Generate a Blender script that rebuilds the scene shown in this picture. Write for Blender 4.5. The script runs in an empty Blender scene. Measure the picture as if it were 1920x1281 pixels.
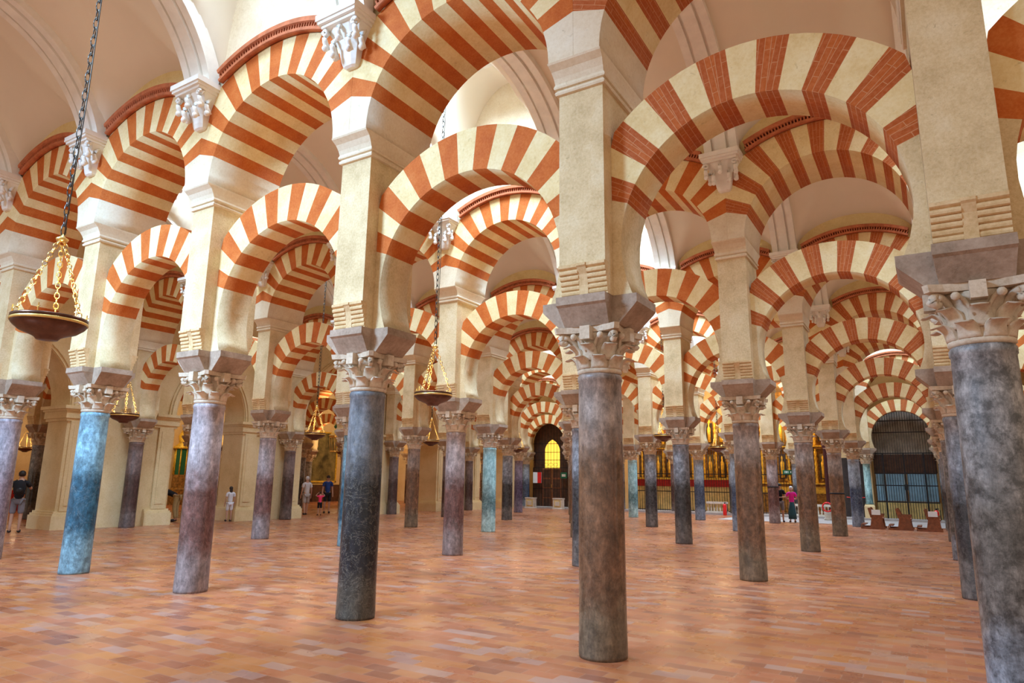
import bpy, bmesh, math, random
from mathutils import Vector, Matrix
random.seed(7)
PI = math.pi
A = 3.0            # column spacing along an arcade
B = 5.8742         # distance between arcades
scene = bpy.context.scene
C = scene.collection

# ------------------------------------------------------------------ materials
def new_mat(name):
    m = bpy.data.materials.new(name); m.use_nodes = True
    nt = m.node_tree; bs = nt.nodes['Principled BSDF']
    return m, nt, bs
def node(nt, t, **kw):
    n = nt.nodes.new(t)
    for k, v in kw.items():
        if hasattr(n, k): setattr(n, k, v)
        else: n.inputs[k].default_value = v
    return n
def mixc(nt, fac, a, b, mode='MIX'):
    n = nt.nodes.new('ShaderNodeMix'); n.data_type = 'RGBA'; n.blend_type = mode
    for sock, val in ((0, fac), (6, a), (7, b)):
        if isinstance(val, (int, float)): n.inputs[sock].default_value = val
        elif isinstance(val, tuple): n.inputs[sock].default_value = (*val, 1) if len(val) == 3 else val
        else: nt.links.new(val, n.inputs[sock])
    return n.outputs[2]
def ramp(nt, src, stops):
    r = nt.nodes.new('ShaderNodeValToRGB'); e = r.color_ramp.elements
    while len(e) < len(stops): e.new(.5)
    for el, (p, c) in zip(e, stops):
        el.position = p; el.color = (*c, 1) if isinstance(c, tuple) else (c, c, c, 1)
    nt.links.new(src, r.inputs[0]); return r.outputs[0]
def noise(nt, vec, scale, detail=6, rough=.6, dist=0):
    n = node(nt, 'ShaderNodeTexNoise'); n.inputs['Scale'].default_value = scale
    n.inputs['Detail'].default_value = detail; n.inputs['Roughness'].default_value = rough
    n.inputs['Distortion'].default_value = dist
    nt.links.new(vec, n.inputs['Vector']); return n.outputs['Fac']
def worldpos(nt):
    return node(nt, 'ShaderNodeNewGeometry').outputs['Position']
def bump(nt, bs, h, strength=.3, dist=.01):
    b = node(nt, 'ShaderNodeBump'); b.inputs['Strength'].default_value = strength
    b.inputs['Distance'].default_value = dist
    nt.links.new(h, b.inputs['Height']); nt.links.new(b.outputs[0], bs.inputs['Normal'])

def stone(name, base, dark, light, scale=3, rough=.85, bumps=.35, fine=40, pits=True):
    m, nt, bs = new_mat(name); P = worldpos(nt)
    n1 = noise(nt, P, scale, 6, .65); n2 = noise(nt, P, fine, 4, .7)
    c = ramp(nt, n1, [(.3, dark), (.5, base), (.72, light)])
    c = mixc(nt, .28, c, ramp(nt, n2, [(.35, dark), (.6, light)]))
    n3 = noise(nt, P, fine*.62, 6, .75, .6)
    pit = ramp(nt, n3, [(.30, .55), (.40, 0.)])
    c = mixc(nt, pit, c, tuple(x*.62 for x in dark))
    nt.links.new(c, bs.inputs['Base Color']); bs.inputs['Roughness'].default_value = rough
    bs.inputs['Specular IOR Level'].default_value = .25
    bump(nt, bs, n2 if pits else n1, bumps, .012)
    return m
def flat(name, col, rough=.6, metal=0, var=.12, scale=6, spec=.4):
    m, nt, bs = new_mat(name); P = worldpos(nt)
    n1 = noise(nt, P, scale, 4, .6)
    d = tuple(max(0, x*(1-var)) for x in col); l = tuple(min(1, x*(1+var)) for x in col)
    nt.links.new(ramp(nt, n1, [(.35, d), (.65, l)]), bs.inputs['Base Color'])
    bs.inputs['Roughness'].default_value = rough; bs.inputs['Metallic'].default_value = metal
    bs.inputs['Specular IOR Level'].default_value = spec
    return m
def emis(name, col, strength):
    m, nt, bs = new_mat(name)
    bs.inputs['Base Color'].default_value = (*col, 1)
    bs.inputs['Emission Color'].default_value = (*col, 1); bs.inputs['Emission Strength'].default_value = strength
    return m

M = {}
M['pier'] = stone('pier_limestone', (.74, .55, .30), (.52, .36, .17), (.86, .71, .47), 2.2, .85, .45, 38)
M['pier_up'] = stone('upper_pier_plaster', (.80, .66, .46), (.68, .52, .33), (.87, .76, .59), 1.6, .85, .2, 30)
M['cream'] = stone('cream_voussoir', (.86, .66, .33), (.74, .52, .22), (.93, .78, .48), 3.0, .8, .25, 30)
M['plaster'] = flat('white_vault_plaster', (.86, .76, .61), .75, 0, .035, .6, .25)
M['white'] = flat('white_stucco', (.88, .82, .73), .65, 0, .05, 5, .3)
M['capital'] = stone('capital_marble', (.66, .51, .36), (.44, .32, .21), (.80, .68, .53), 6, .7, .25, 30)
M['impost'] = stone('impost_stone', (.40, .28, .20), (.26, .18, .12), (.53, .40, .30), 4, .75, .3, 30)
M['corbel'] = stone('carved_corbel_stone', (.72, .49, .25), (.54, .34, .14), (.84, .64, .38), 5, .8, .25, 30)
M['wallc'] = stone('cream_wall', (.76, .56, .29), (.62, .43, .20), (.84, .66, .40), 1.2, .85, .15, 25)
M['spandrel'] = stone('spandrel_plaster', (.82, .64, .30), (.70, .52, .22), (.87, .72, .42), 2.4, .85, .3, 26)

# red brick voussoir: brick colour with thin pale joints
m, nt, bs = new_mat('red_voussoir'); P = worldpos(nt)
n1 = noise(nt, P, 5, 5, .6); n2 = noise(nt, P, 45, 3, .6)
c = ramp(nt, n1, [(.3, (.50, .10, .012)), (.55, (.60, .145, .022)), (.8, (.66, .21, .05))])
c = mixc(nt, .2, c, ramp(nt, n2, [(.4, (.42, .08, .012)), (.65, (.68, .25, .09))]))
nt.links.new(c, bs.inputs['Base Color']); bs.inputs['Roughness'].default_value = .8
bs.inputs['Specular IOR Level'].default_value = .25
bump(nt, bs, n2, .3, .01); M['red'] = m
M['hood'] = flat('brick_hood_mould', (.52, .16, .07), .8, 0, .18, 9, .2)
M['hooddark'] = flat('hood_recess_brick', (.22, .05, .02), .9, 0, .1, 9, .1)  # darker brick: shade between the dentils painted into the colour

def brickred(name):
    # glazed red brick with faint mortar lines, used on the nearest arcade
    m, nt, bs = new_mat(name); P = worldpos(nt)
    tc = node(nt, 'ShaderNodeUVMap')
    br = node(nt, 'ShaderNodeTexBrick'); br.inputs['Scale'].default_value = 1
    br.inputs['Brick Width'].default_value = .26; br.inputs['Row Height'].default_value = .052
    br.inputs['Mortar Size'].default_value = .0035; br.inputs['Mortar Smooth'].default_value = .3
    br.inputs['Color1'].default_value = (.46, .095, .014, 1); br.inputs['Color2'].default_value = (.58, .14, .022, 1)
    br.inputs['Mortar'].default_value = (.66, .32, .15, 1)
    nt.links.new(tc.outputs[0], br.inputs['Vector'])
    n2 = noise(nt, P, 30, 4, .6)
    c = mixc(nt, .28, br.outputs['Color'], ramp(nt, n2, [(.38, (.36, .08, .02)), (.7, (.62, .24, .12))]))
    nt.links.new(c, bs.inputs['Base Color']); bs.inputs['Roughness'].default_value = .75
    bs.inputs['Specular IOR Level'].default_value = .25
    bump(nt, bs, n2, .3, .01); return m
M['brick'] = brickred('red_brick_voussoir')

# marble shafts: polished hand-worn band, paler dusty top and foot, veins
def shaft_mat(name, top, mid, foot, vein, veinamt=.5, lo=.5, hi=1.55, vs=3.0, mott=.35):
    m, nt, bs = new_mat(name); P = worldpos(nt)
    oi = node(nt, 'ShaderNodeTexCoord').outputs['Object']
    sx = node(nt, 'ShaderNodeSeparateXYZ'); nt.links.new(oi, sx.inputs[0])
    nz = noise(nt, P, 2.4, 5, .7)
    mpz = node(nt, 'ShaderNodeMapping'); mpz.inputs['Scale'].default_value = (1, 1, .4); nt.links.new(P, mpz.inputs[0]); PS = mpz.outputs[0]
    top = tuple(x*.85 for x in top); mid = tuple(x*.62 for x in mid); foot = tuple(x*.8 for x in foot)
    add = node(nt, 'ShaderNodeMath', operation='MULTIPLY_ADD'); nt.links.new(nz, add.inputs[0])
    add.inputs[1].default_value = .9; nt.links.new(sx.outputs[2], add.inputs[2])
    mr = node(nt, 'ShaderNodeMapRange'); mr.inputs['From Min'].default_value = .45; mr.inputs['From Max'].default_value = 3.45
    nt.links.new(add.outputs[0], mr.inputs[0])
    p1 = lo/3.0; p2 = hi/3.0
    c = ramp(nt, mr.outputs[0], [(0, foot), (max(.01, p1-.06), foot), (p1+.06, mid), (p2-.07, mid), (p2+.09, top), (1, top)])
    n1 = noise(nt, PS, 11, 9, .78, .3)
    c = mixc(nt, .85, c, ramp(nt, n1, [(.3, .10), (.5, .40), (.7, .85)]), 'OVERLAY')
    nb = noise(nt, P, 10, 7, .75, .2)
    c = mixc(nt, mott, c, ramp(nt, nb, [(.40, .15), (.5, .48), (.62, .8)]), 'OVERLAY')
    n3 = noise(nt, P, vs, 5, .65, 2.2)
    v = ramp(nt, n3, [(.485, 0.), (.5, veinamt), (.515, 0.)])
    c = mixc(nt, v, c, vein)
    n4 = noise(nt, P, 55, 2, .5)
    v2 = ramp(nt, n4, [(.70, 0.), (.74, .6*min(1, veinamt*2))])
    c = mixc(nt, v2, c, vein)
    nt.links.new(c, bs.inputs['Base Color'])
    r = ramp(nt, mr.outputs[0], [(0, .5), (p1, .22), (p2-.05, .2), (p2+.1, .42), (1, .5)])
    nt.links.new(r, bs.inputs['Roughness']); bump(nt, bs, n1, .12, .006)
    return m
S = {
 'grey mottled':   shaft_mat('shaft_grey_mottled', (.33, .31, .30), (.25, .21, .18), (.28, .29, .32), (.50, .47, .44), .04, mott=.8),
 'brown':          shaft_mat('shaft_brown', (.42, .31, .25), (.31, .145, .075), (.24, .165, .10), (.46, .38, .32), .08, hi=1.9, mott=.4),
 'black veined':   shaft_mat('shaft_black_veined', (.22, .23, .25), (.032, .036, .048), (.11, .10, .08), (.34, .30, .24), .5, .35, 1.6, 5.0),
 'mauve':          shaft_mat('shaft_mauve', (.54, .45, .45), (.27, .12, .10), (.35, .26, .24), (.62, .52, .50), .08),
 'blue':           shaft_mat('shaft_blue', (.28, .50, .60), (.045, .15, .22), (.24, .40, .46), (.55, .66, .66), .15, mott=.5),
 'pale violet':    shaft_mat('shaft_pale_violet', (.50, .45, .50), (.42, .30, .33), (.40, .33, .33), (.6, .5, .5), .3),
 'maroon':         shaft_mat('shaft_maroon', (.24, .16, .14), (.13, .065, .055), (.20, .14, .12), (.30, .22, .2), .08),
 'teal':           shaft_mat('shaft_teal', (.42, .66, .66), (.20, .36, .36), (.48, .66, .62), (.7, .8, .76), .3, .5, 1.2),
 'dark grey':      shaft_mat('shaft_dark_grey', (.33, .34, .37), (.08, .07, .07), (.17, .14, .12), (.4, .37, .33), .12, mott=.6),
 'blue grey':      shaft_mat('shaft_blue_grey', (.38, .42, .47), (.10, .13, .20), (.26, .30, .36), (.5, .5, .5), .3),
 'purple':         shaft_mat('shaft_purple', (.28, .22, .28), (.15, .10, .17), (.25, .20, .26), (.4, .32, .38), .3),
}

# floor
m, nt, bs = new_mat('terracotta_paving'); P = worldpos(nt)
mp = node(nt, 'ShaderNodeMapping'); nt.links.new(P, mp.inputs[0]); mp.inputs['Location'].default_value = (.013, .007, .37); P = mp.outputs[0]
nd = node(nt, 'ShaderNodeTexNoise'); nd.inputs['Scale'].default_value = .8; nt.links.new(P, nd.inputs['Vector'])
br = node(nt, 'ShaderNodeTexBrick'); br.inputs['Scale'].default_value = 1; br.offset = .5
br.inputs['Brick Width'].default_value = .29; br.inputs['Row Height'].default_value = .145
br.inputs['Mortar Size'].default_value = 0; br.inputs['Mortar Smooth'].default_value = 0; br.inputs['Bias'].default_value = 0
b2 = node(nt, 'ShaderNodeTexBrick'); b2.inputs['Scale'].default_value = 1; b2.offset = .5
b2.inputs['Brick Width'].default_value = .29; b2.inputs['Row Height'].default_value = .145
b2.inputs['Mortar Size'].default_value = .0035; b2.inputs['Mortar Smooth'].default_value = .2
nt.links.new(mp.outputs[0], b2.inputs['Vector'])
br.inputs['Color1'].default_value = (0, 0, 0, 1); br.inputs['Color2'].default_value = (1, 1, 1, 1); br.inputs['Mortar'].default_value = (.5, .5, .5, 1)
nt.links.new(mp.outputs[0], br.inputs['Vector'])
tile = ramp(nt, br.outputs['Color'], [(0, (0.192, 0.059, 0.034)), (.2, (0.352, 0.098, 0.034)), (.45, (0.416, 0.119, 0.048)), (.7, (0.464, 0.154, 0.034)), (.88, (0.416, 0.175, 0.088)), (.95, (0.400, 0.224, 0.163)), (1, (0.320, 0.168, 0.136))])
n1 = noise(nt, P, .55, 3, .5); n2 = noise(nt, P, 3.5, 2, .5)
c = mixc(nt, .15, tile, ramp(nt, n1, [(.3, (0.416, 0.112, 0.024)), (.55, (0.416, 0.133, 0.058)), (.75, (0.432, 0.182, 0.116))]))
c = mixc(nt, .18, c, ramp(nt, n2, [(.3, (0.272, 0.077, 0.034)), (.7, (0.512, 0.238, 0.136))]))
mf = node(nt, 'ShaderNodeMath', operation='MULTIPLY'); nt.links.new(b2.outputs['Fac'], mf.inputs[0]); mf.inputs[1].default_value = .6
c = mixc(nt, mf.outputs[0], c, (0.432, 0.231, 0.150))
nt.links.new(c, bs.inputs['Base Color'])
nt.links.new(ramp(nt, n2, [(.3, .24), (.7, .38)]), bs.inputs['Roughness'])
bs.inputs['Specular IOR Level'].default_value = .5
bump(nt, bs, n1, .05, .02)
M['floor'] = m

M['bronze'] = flat('dark_bronze', (.11, .05, .03), .32, .75, .2, 12)
M['brass'] = flat('brass', (.85, .62, .22), .3, .9, .1, 20)
M['iron'] = flat('black_iron', (.02, .018, .018), .5, .4, .2, 10)
M['chain'] = flat('dark_chain_iron', (.10, .085, .07), .45, .6, .2, 10)
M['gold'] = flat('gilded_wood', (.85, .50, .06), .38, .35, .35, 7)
M['golddark'] = flat('shaded_gilding', (.30, .15, .03), .5, .2, .5, 8)  # darker copy of the gilding, shade put into the colour
M['door'] = flat('dark_wood', (.085, .035, .018), .5, 0, .3, 5)
M['wood'] = flat('red_brown_wood', (.24, .075, .03), .4, 0, .25, 12)
M['redcloth'] = flat('red_cloth', (.42, .02, .015), .8, 0, .15, 9)
M['purple'] = flat('purple_hanging', (.05, .015, .04), .8, 0, .2, 9)
M['redpaint'] = flat('red_enamel', (.75, .02, .02), .3, 0, .05, 9)
M['balus'] = stone('pale_marble', (.66, .58, .47), (.5, .42, .33), (.78, .7, .6), 5, .5, .1, 30)
M['greypave'] = stone('grey_paving', (.40, .34, .31), (.32, .26, .23), (.48, .43, .40), 3, .45, .1, 30)
M['bluepanel'] = flat('blue_grey_panel', (.24, .38, .46), .45, 0, .15, 3)
M['ochre'] = flat('ochre_panel', (.70, .50, .18), .7, 0, .2, 4)
M['slate'] = flat('grey_brown_boards', (.33, .28, .22), .7, 0, .3, 3)
M['greensign'] = flat('green_sign', (.01, .12, .05), .5, 0, .05)
M['paper'] = flat('white_paper', (.8, .8, .78), .7, 0, .03)
M['paint1'] = flat('dark_painting', (.16, .13, .05), .5, 0, .7, 1.6)
M['skin'] = flat('skin', (.55, .30, .20), .6, 0, .06)
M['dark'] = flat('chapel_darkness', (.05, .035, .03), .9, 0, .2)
M['yellowglow'] = emis('lit_golden_stone', (1., .60, .07), .85)  # emission puts the light on the stone into the material
M['daylight'] = emis('daylit_window_glass', (.80, .91, 1.), .75)
M['candle'] = emis('warm_bulb', (1., .75, .3), 6)
M['black'] = flat('black_cloth', (.012, .012, .015), .85, 0, .2)
M['khaki'] = flat('khaki_cloth', (.42, .30, .13), .85, 0, .1)
M['whitecloth'] = flat('white_cloth', (.72, .70, .72), .85, 0, .05)
M['greycloth'] = flat('grey_cloth', (.22, .20, .22), .85, 0, .1)
M['greyshort'] = flat('pale_grey_cloth', (.48, .43, .40), .85, 0, .1)
M['pink'] = flat('pink_cloth', (.95, .05, .16), .8, 0, .05)
M['magenta'] = flat('magenta_cloth', (.85, .02, .38), .8, 0, .05)
M['navy'] = flat('navy_cloth', (.015, .05, .22), .8, 0, .1)
M['teal'] = flat('dark_teal_cloth', (.02, .07, .09), .85, 0, .1)
M['hairdark'] = flat('dark_hair', (.03, .018, .012), .6, 0, .2)
M['hairwhite'] = flat('white_hair', (.75, .73, .70), .7, 0, .05)
M['shoe'] = flat('dark_shoe', (.03, .025, .025), .6)

# ------------------------------------------------------------------ mesh helpers
class MB:
    def __init__(s): s.v = []; s.f = []; s.m = []; s.mats = []; s.sm = []; s.uv = {}
    def mi(s, mat):
        if mat not in s.mats: s.mats.append(mat)
        return s.mats.index(mat)
    def face(s, idx, mat, smooth=False, uv=None):
        if uv: s.uv[len(s.f)] = uv
        s.f.append(tuple(idx)); s.m.append(s.mi(mat)); s.sm.append(smooth)
    def vert(s, p): s.v.append(tuple(p)); return len(s.v)-1
    def box(s, x0, x1, y0, y1, z0, z1, mat, T=None):
        b = len(s.v)
        for z in (z0, z1):
            for x, y in ((x0, y0), (x1, y0), (x1, y1), (x0, y1)):
                p = Vector((x, y, z)); s.vert(T @ p if T else p)
        for q in ((3, 2, 1, 0), (4, 5, 6, 7), (0, 1, 5, 4), (1, 2, 6, 5), (2, 3, 7, 6), (3, 0, 4, 7)):
            s.face([b+k for k in q], mat)
    def stack(s, rects, mat):
        """rects: (x_half, y_half, z) or (x0,x1,y0,y1,z) rising layers, lofted and capped"""
        rows = []
        for r in rects:
            if len(r) == 3: x0, x1, y0, y1, z = -r[0], r[0], -r[1], r[1], r[2]
            else: x0, x1, y0, y1, z = r
            rows.append([s.vert(p) for p in ((x0, y0, z), (x1, y0, z), (x1, y1, z), (x0, y1, z))])
        s.face(rows[0][::-1], mat); s.face(rows[-1], mat)
        for a, b in zip(rows, rows[1:]):
            for k in range(4): s.face((a[k], a[(k+1) % 4], b[(k+1) % 4], b[k]), mat)
    def lathe(s, prof, mat, n=24, T=None, smooth=True, cap=True, dome=None):
        rings = []
        for r, z in prof:
            ring = []
            for k in range(n):
                a = 2*PI*k/n; p = Vector((r*math.cos(a), r*math.sin(a), z)); ring.append(s.vert(T @ p if T else p))
            rings.append(ring)
        for a, b in zip(rings, rings[1:]):
            for k in range(n): s.face((a[k], a[(k+1) % n], b[(k+1) % n], b[k]), mat, smooth)
        if cap: s.face(rings[0][::-1], mat); s.face(rings[-1], mat)
    def tube(s, pts, r, mat, n=8, closed=False, smooth=True):
        pts = [Vector(p) for p in pts]; rings = []; N = len(pts)
        for i, p in enumerate(pts):
            if closed: t = pts[(i+1) % N]-pts[i-1]
            else: t = pts[min(i+1, N-1)]-pts[max(i-1, 0)]
            t.normalize(); u = t.cross(Vector((0, 0, 1)))
            if u.length < .1: u = t.cross(Vector((0, 1, 0)))
            u.normalize(); w = t.cross(u); rr = r[i] if isinstance(r, (list, tuple)) else r
            rings.append([s.vert(p+(u*math.cos(2*PI*k/n)+w*math.sin(2*PI*k/n))*rr) for k in range(n)])
        pr = list(zip(rings, rings[1:])) + ([(rings[-1], rings[0])] if closed else [])
        for a, b in pr:
            for k in range(n): s.face((a[k], a[(k+1) % n], b[(k+1) % n], b[k]), mat, smooth)
        if not closed: s.face(rings[0], mat); s.face(rings[-1][::-1], mat)
    def ball(s, c, r, mat, n=12, m=8, sc=(1, 1, 1)):
        T = Matrix.Translation(c) @ Matrix.Diagonal((*sc, 1))
        s.lathe([(r*math.sin(PI*(k+.02)/(m+.04)), -r*math.cos(PI*(k+.02)/(m+.04))) for k in range(m+1)], mat, n, T)
    def prism(s, poly, y0, y1, mat, T=None, axis='y'):
        """poly in (x,z), extruded along y"""
        def P(x, z, y):
            p = Vector((x, y, z)) if axis == 'y' else Vector((y, x, z))
            return T @ p if T else p
        a = [s.vert(P(x, z, y0)) for x, z in poly]; b = [s.vert(P(x, z, y1)) for x, z in poly]
        n = len(poly); s.face(a, mat); s.face(b[::-1], mat)
        for k in range(n): s.face((a[(k+1) % n], a[k], b[k], b[(k+1) % n]), mat)
    def build(s, name, parent=None, loc=None):
        me = bpy.data.meshes.new(name); me.from_pydata(s.v, [], s.f)
        for mt in s.mats: me.materials.append(M[mt] if isinstance(mt, str) else mt)
        me.polygons.foreach_set('material_index', s.m); me.polygons.foreach_set('use_smooth', s.sm)
        if s.uv:
            ul = me.uv_layers.new(name='UVMap')
            for fi, uv in s.uv.items():
                for li, c in zip(me.polygons[fi].loop_indices, uv): ul.data[li].uv = c
        me.update()
        bm = bmesh.new(); bm.from_mesh(me); bmesh.ops.recalc_face_normals(bm, faces=bm.faces); bm.to_mesh(me); bm.free()
        o = bpy.data.objects.new(name, me); C.objects.link(o)
        if parent is not None: o.parent = parent
        if loc is not None: o.location = loc
        return o
def empty(name, loc, label, cat, group=None, rz=0):
    o = bpy.data.objects.new(name, None); C.objects.link(o); o.location = loc; o.rotation_euler = (0, 0, rz)
    o.empty_display_size = .1
    return tag(o, label, cat, group)
def tag(o, label, cat, group=None):
    o['label'] = label; o['category'] = cat
    if group: o['group'] = group
    return o
def struct(o): o['kind'] = 'structure'; return o
KIDS = {}
def kids(o): return [c for c in bpy.data.objects if c.parent == o]
def copy_tree(src, loc, label, group=None, rz=None, swap=None):
    r = src.copy(); C.objects.link(r); r.location = loc
    if rz is not None: r.rotation_euler = (0, 0, rz)
    if label: r['label'] = label
    if group: r['group'] = group
    if src.name not in KIDS: KIDS[src.name] = [(k, kids(k)) for k in kids(src)]
    for ch, gs in KIDS[src.name]:
        c = ch.copy(); C.objects.link(c); c.parent = r
        for g in gs:
            d = g.copy(); C.objects.link(d); d.parent = c
    return r
def in_frame_only(o): return o

# ------------------------------------------------------------------ lower horseshoe arch (centre x=0)
LZ, LR, LE, LY = 3.68, 1.18, 1.69, .24
def ring_pts(cz, r, outer, angs):
    inn, out = [], []
    for a in angs:
        t = math.radians(a); d = (math.cos(t), math.sin(t))
        inn.append((r*d[0], cz+r*d[1])); out.append(outer(a))
    return inn, out
def voussoir_mesh(mb, inn, out, mats, Y):
    n = len(inn)
    V = [[mb.vert((p[0], y, p[1])) for p in arr] for arr in (inn, out) for y in (-Y, Y)]
    iF, iB, oF, oB = V
    for k in range(n-1):
        mt = mats[k]; th = .0
        w = math.dist(inn[k], out[k]); w1 = math.dist(inn[k+1], out[k+1])
        la = math.dist(inn[k], inn[k+1]); lb = math.dist(out[k], out[k+1]); u0 = (k % 2)*la
        # uv: u along the radius, v across, so brick courses run radially
        uvf = [(0, u0), (w, u0), (w1, u0+lb), (0, u0+la)]
        mb.face((iF[k], oF[k], oF[k+1], iF[k+1]), mt, False, uvf)
        mb.face((iB[k+1], oB[k+1], oB[k], iB[k]), mt, False, [uvf[3], uvf[2], uvf[1], uvf[0]])
        mb.face((iF[k+1], iB[k+1], iB[k], iF[k]), mt, True, [(0, u0+la), (2*Y, u0+la), (2*Y, u0), (0, u0)])
        mb.face((oF[k], oB[k], oB[k+1], oF[k+1]), mt, False, [(0, u0), (2*Y, u0), (2*Y, u0+lb), (0, u0+lb)])
    mb.face((iF[0], iB[0], oB[0], oF[0]), mats[0]); mb.face((iF[-1], oF[-1], oB[-1], iB[-1]), mats[-1])
def lower_arch_mesh(red, cream='cream', pierm='pier'):
    th0 = math.degrees(math.asin((3.2-LZ)/LR)); XB = A/2-.236
    step = 140/15
    angs = [th0 + (20-th0)*k/6 for k in range(6)]; mats = [pierm]*6
    for k in range(15):
        angs += [20+step*k, 20+step*(k+.5)]; mats += [red if k % 2 == 0 else cream]*2
    angs += [160 + (20-th0)*k/6 for k in range(7)]; mats += [pierm]*6
    def outer(a):
        t = math.radians(a); c, s_ = math.cos(t), math.sin(t)
        lim = XB/abs(c) if abs(c) > 1e-4 else 99
        tt = min(LE, lim); z = LZ+tt*s_
        return (tt*c, max(z, 3.2))
    inn, out = ring_pts(LZ, LR, outer, angs)
    mb = MB(); voussoir_mesh(mb, inn, out, mats, LY)
    return mb
# ------------------------------------------------------------------ upper round arch
UZ, UR, UCZ, UE, UY = 5.575, 1.225, 4.96, 2.377, .58
def upper_arch_mesh(red, cream='cream', pierm='pier_up'):
    XB = A/2-.001; step = 144/17
    angs = [0, 6, 12]; mats = [pierm]*3
    for k in range(17):
        angs += [18+step*k, 18+step*(k+.5)]; mats += [red if k % 2 == 0 else cream]*2
    angs += [162, 168, 174, 180]; mats += [pierm]*3
    def outer(a):
        t = math.radians(a); c, s_ = math.cos(t), math.sin(t)
        lim = XB/abs(c) if abs(c) > 1e-4 else 99
        dz = UZ-UCZ; tt = -dz*s_+math.sqrt(UE*UE-dz*dz*c*c)
        tt = min(tt, lim); return (tt*c, UZ+tt*s_)
    inn, out = ring_pts(UZ, UR, outer, angs)
    mb = MB(); voussoir_mesh(mb, inn, out, mats, UY); return mb
def arc_ring(mb, cz, r0, r1, xlim, y0, y1, mat, n=32):
    a = math.acos(min(1, xlim/((r0+r1)/2))); pts = []
    L = [(r*math.cos(t), cz+r*math.sin(t)) for r, rev in ((r0, 0),) for t in [a+(PI-2*a)*k/n for k in range(n+1)]]
    U = [(r1*math.cos(t), cz+r1*math.sin(t)) for t in [a+(PI-2*a)*k/n for k in range(n+1)]]
    rows = [[mb.vert((x, y, z)) for x, z in arr] for arr in (L, U) for y in (y0, y1)]
    a0, a1, b0, b1 = rows
    for k in range(n):
        mb.face((a0[k], b0[k], b0[k+1], a0[k+1]), mat); mb.face((a1[k+1], b1[k+1], b1[k], a1[k]), mat)
        mb.face((a0[k+1], a1[k+1], a1[k], a0[k]), mat, True); mb.face((b0[k], b1[k], b1[k+1], b0[k+1]), mat, True)
    mb.face((a0[0], a1[0], b1[0], b0[0]), mat); mb.face((a0[-1], b0[-1], b1[-1], a1[-1]), mat)
def hood_mesh(sgn):
    mb = MB(); y = lambda v: sgn*v
    arc_ring(mb, UCZ, 2.379, 2.42, 1.12, y(.585), y(.665), 'hood')
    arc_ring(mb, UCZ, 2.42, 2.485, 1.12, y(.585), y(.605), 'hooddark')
    arc_ring(mb, UCZ, 2.485, 2.55, 1.13, y(.525), y(.69), 'hood')
    a = math.acos(1.10/2.45); n = 44
    for k in range(n+1):
        t = a+(PI-2*a)*k/n
        T = Matrix.Translation((2.452*math.cos(t), sgn*.628, UCZ+2.452*math.sin(t))) @ Matrix.Rotation(PI/2-t, 4, 'Y')
        mb.box(-.012, .012, -.03, .03, -.035, .035, 'hood', T)
    return mb

# ------------------------------------------------------------------ column parts
def shaft_mesh(mat, r=.212, h=2.50):
    mb = MB(); mb.lathe([(r, 0), (r*1.02, .03), (r*1.0, .3), (r*.985, 1.2), (r*.96, 2.2), (r*.95, h-.07), (r*.99, h-.06), (r*.99, h-.02), (r*.93, h)], mat, 32)
    return mb
def leaf(mb, ang, r0, z0, z1, out, w, mat):
    T = Matrix.Rotation(ang, 4, 'Z'); prof = []
    for k in range(7):
        t = k/6
        r = r0+.03*t+out*max(0, t-.45)**1.6*2.3
        z = z0+(z1-z0)*min(t/.82, 1)-(max(0, t-.82)*(z1-z0)*.9)
        prof.append((r, z, w*(1-.15*t-.75*max(0, t-.6)**1.3)))
    th = .018; F = []; Bk = []
    for r, z, ww in prof:
        F.append([mb.vert(T @ Vector((r+th*(1-abs(q)*.7), q*ww, z))) for q in (-1, -.5, 0, .5, 1)])
        Bk.append([mb.vert(T @ Vector((r-th, q*ww, z))) for q in (-1, -.5, 0, .5, 1)])
    for k in range(6):
        for q in range(4):
            mb.face((F[k][q], F[k][q+1], F[k+1][q+1], F[k+1][q]), mat, True)
            mb.face((Bk[k][q+1], Bk[k][q], Bk[k+1][q], Bk[k+1][q+1]), mat, True)
        mb.face((F[k][0], F[k+1][0], Bk[k+1][0], Bk[k][0]), mat); mb.face((F[k+1][4], F[k][4], Bk[k][4], Bk[k+1][4]), mat)
    mb.face([F[6][q] for q in range(5)]+[Bk[6][q] for q in range(4, -1, -1)], mat)
    mb.face([F[0][q] for q in range(4, -1, -1)]+[Bk[0][q] for q in range(5)], mat)
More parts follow.
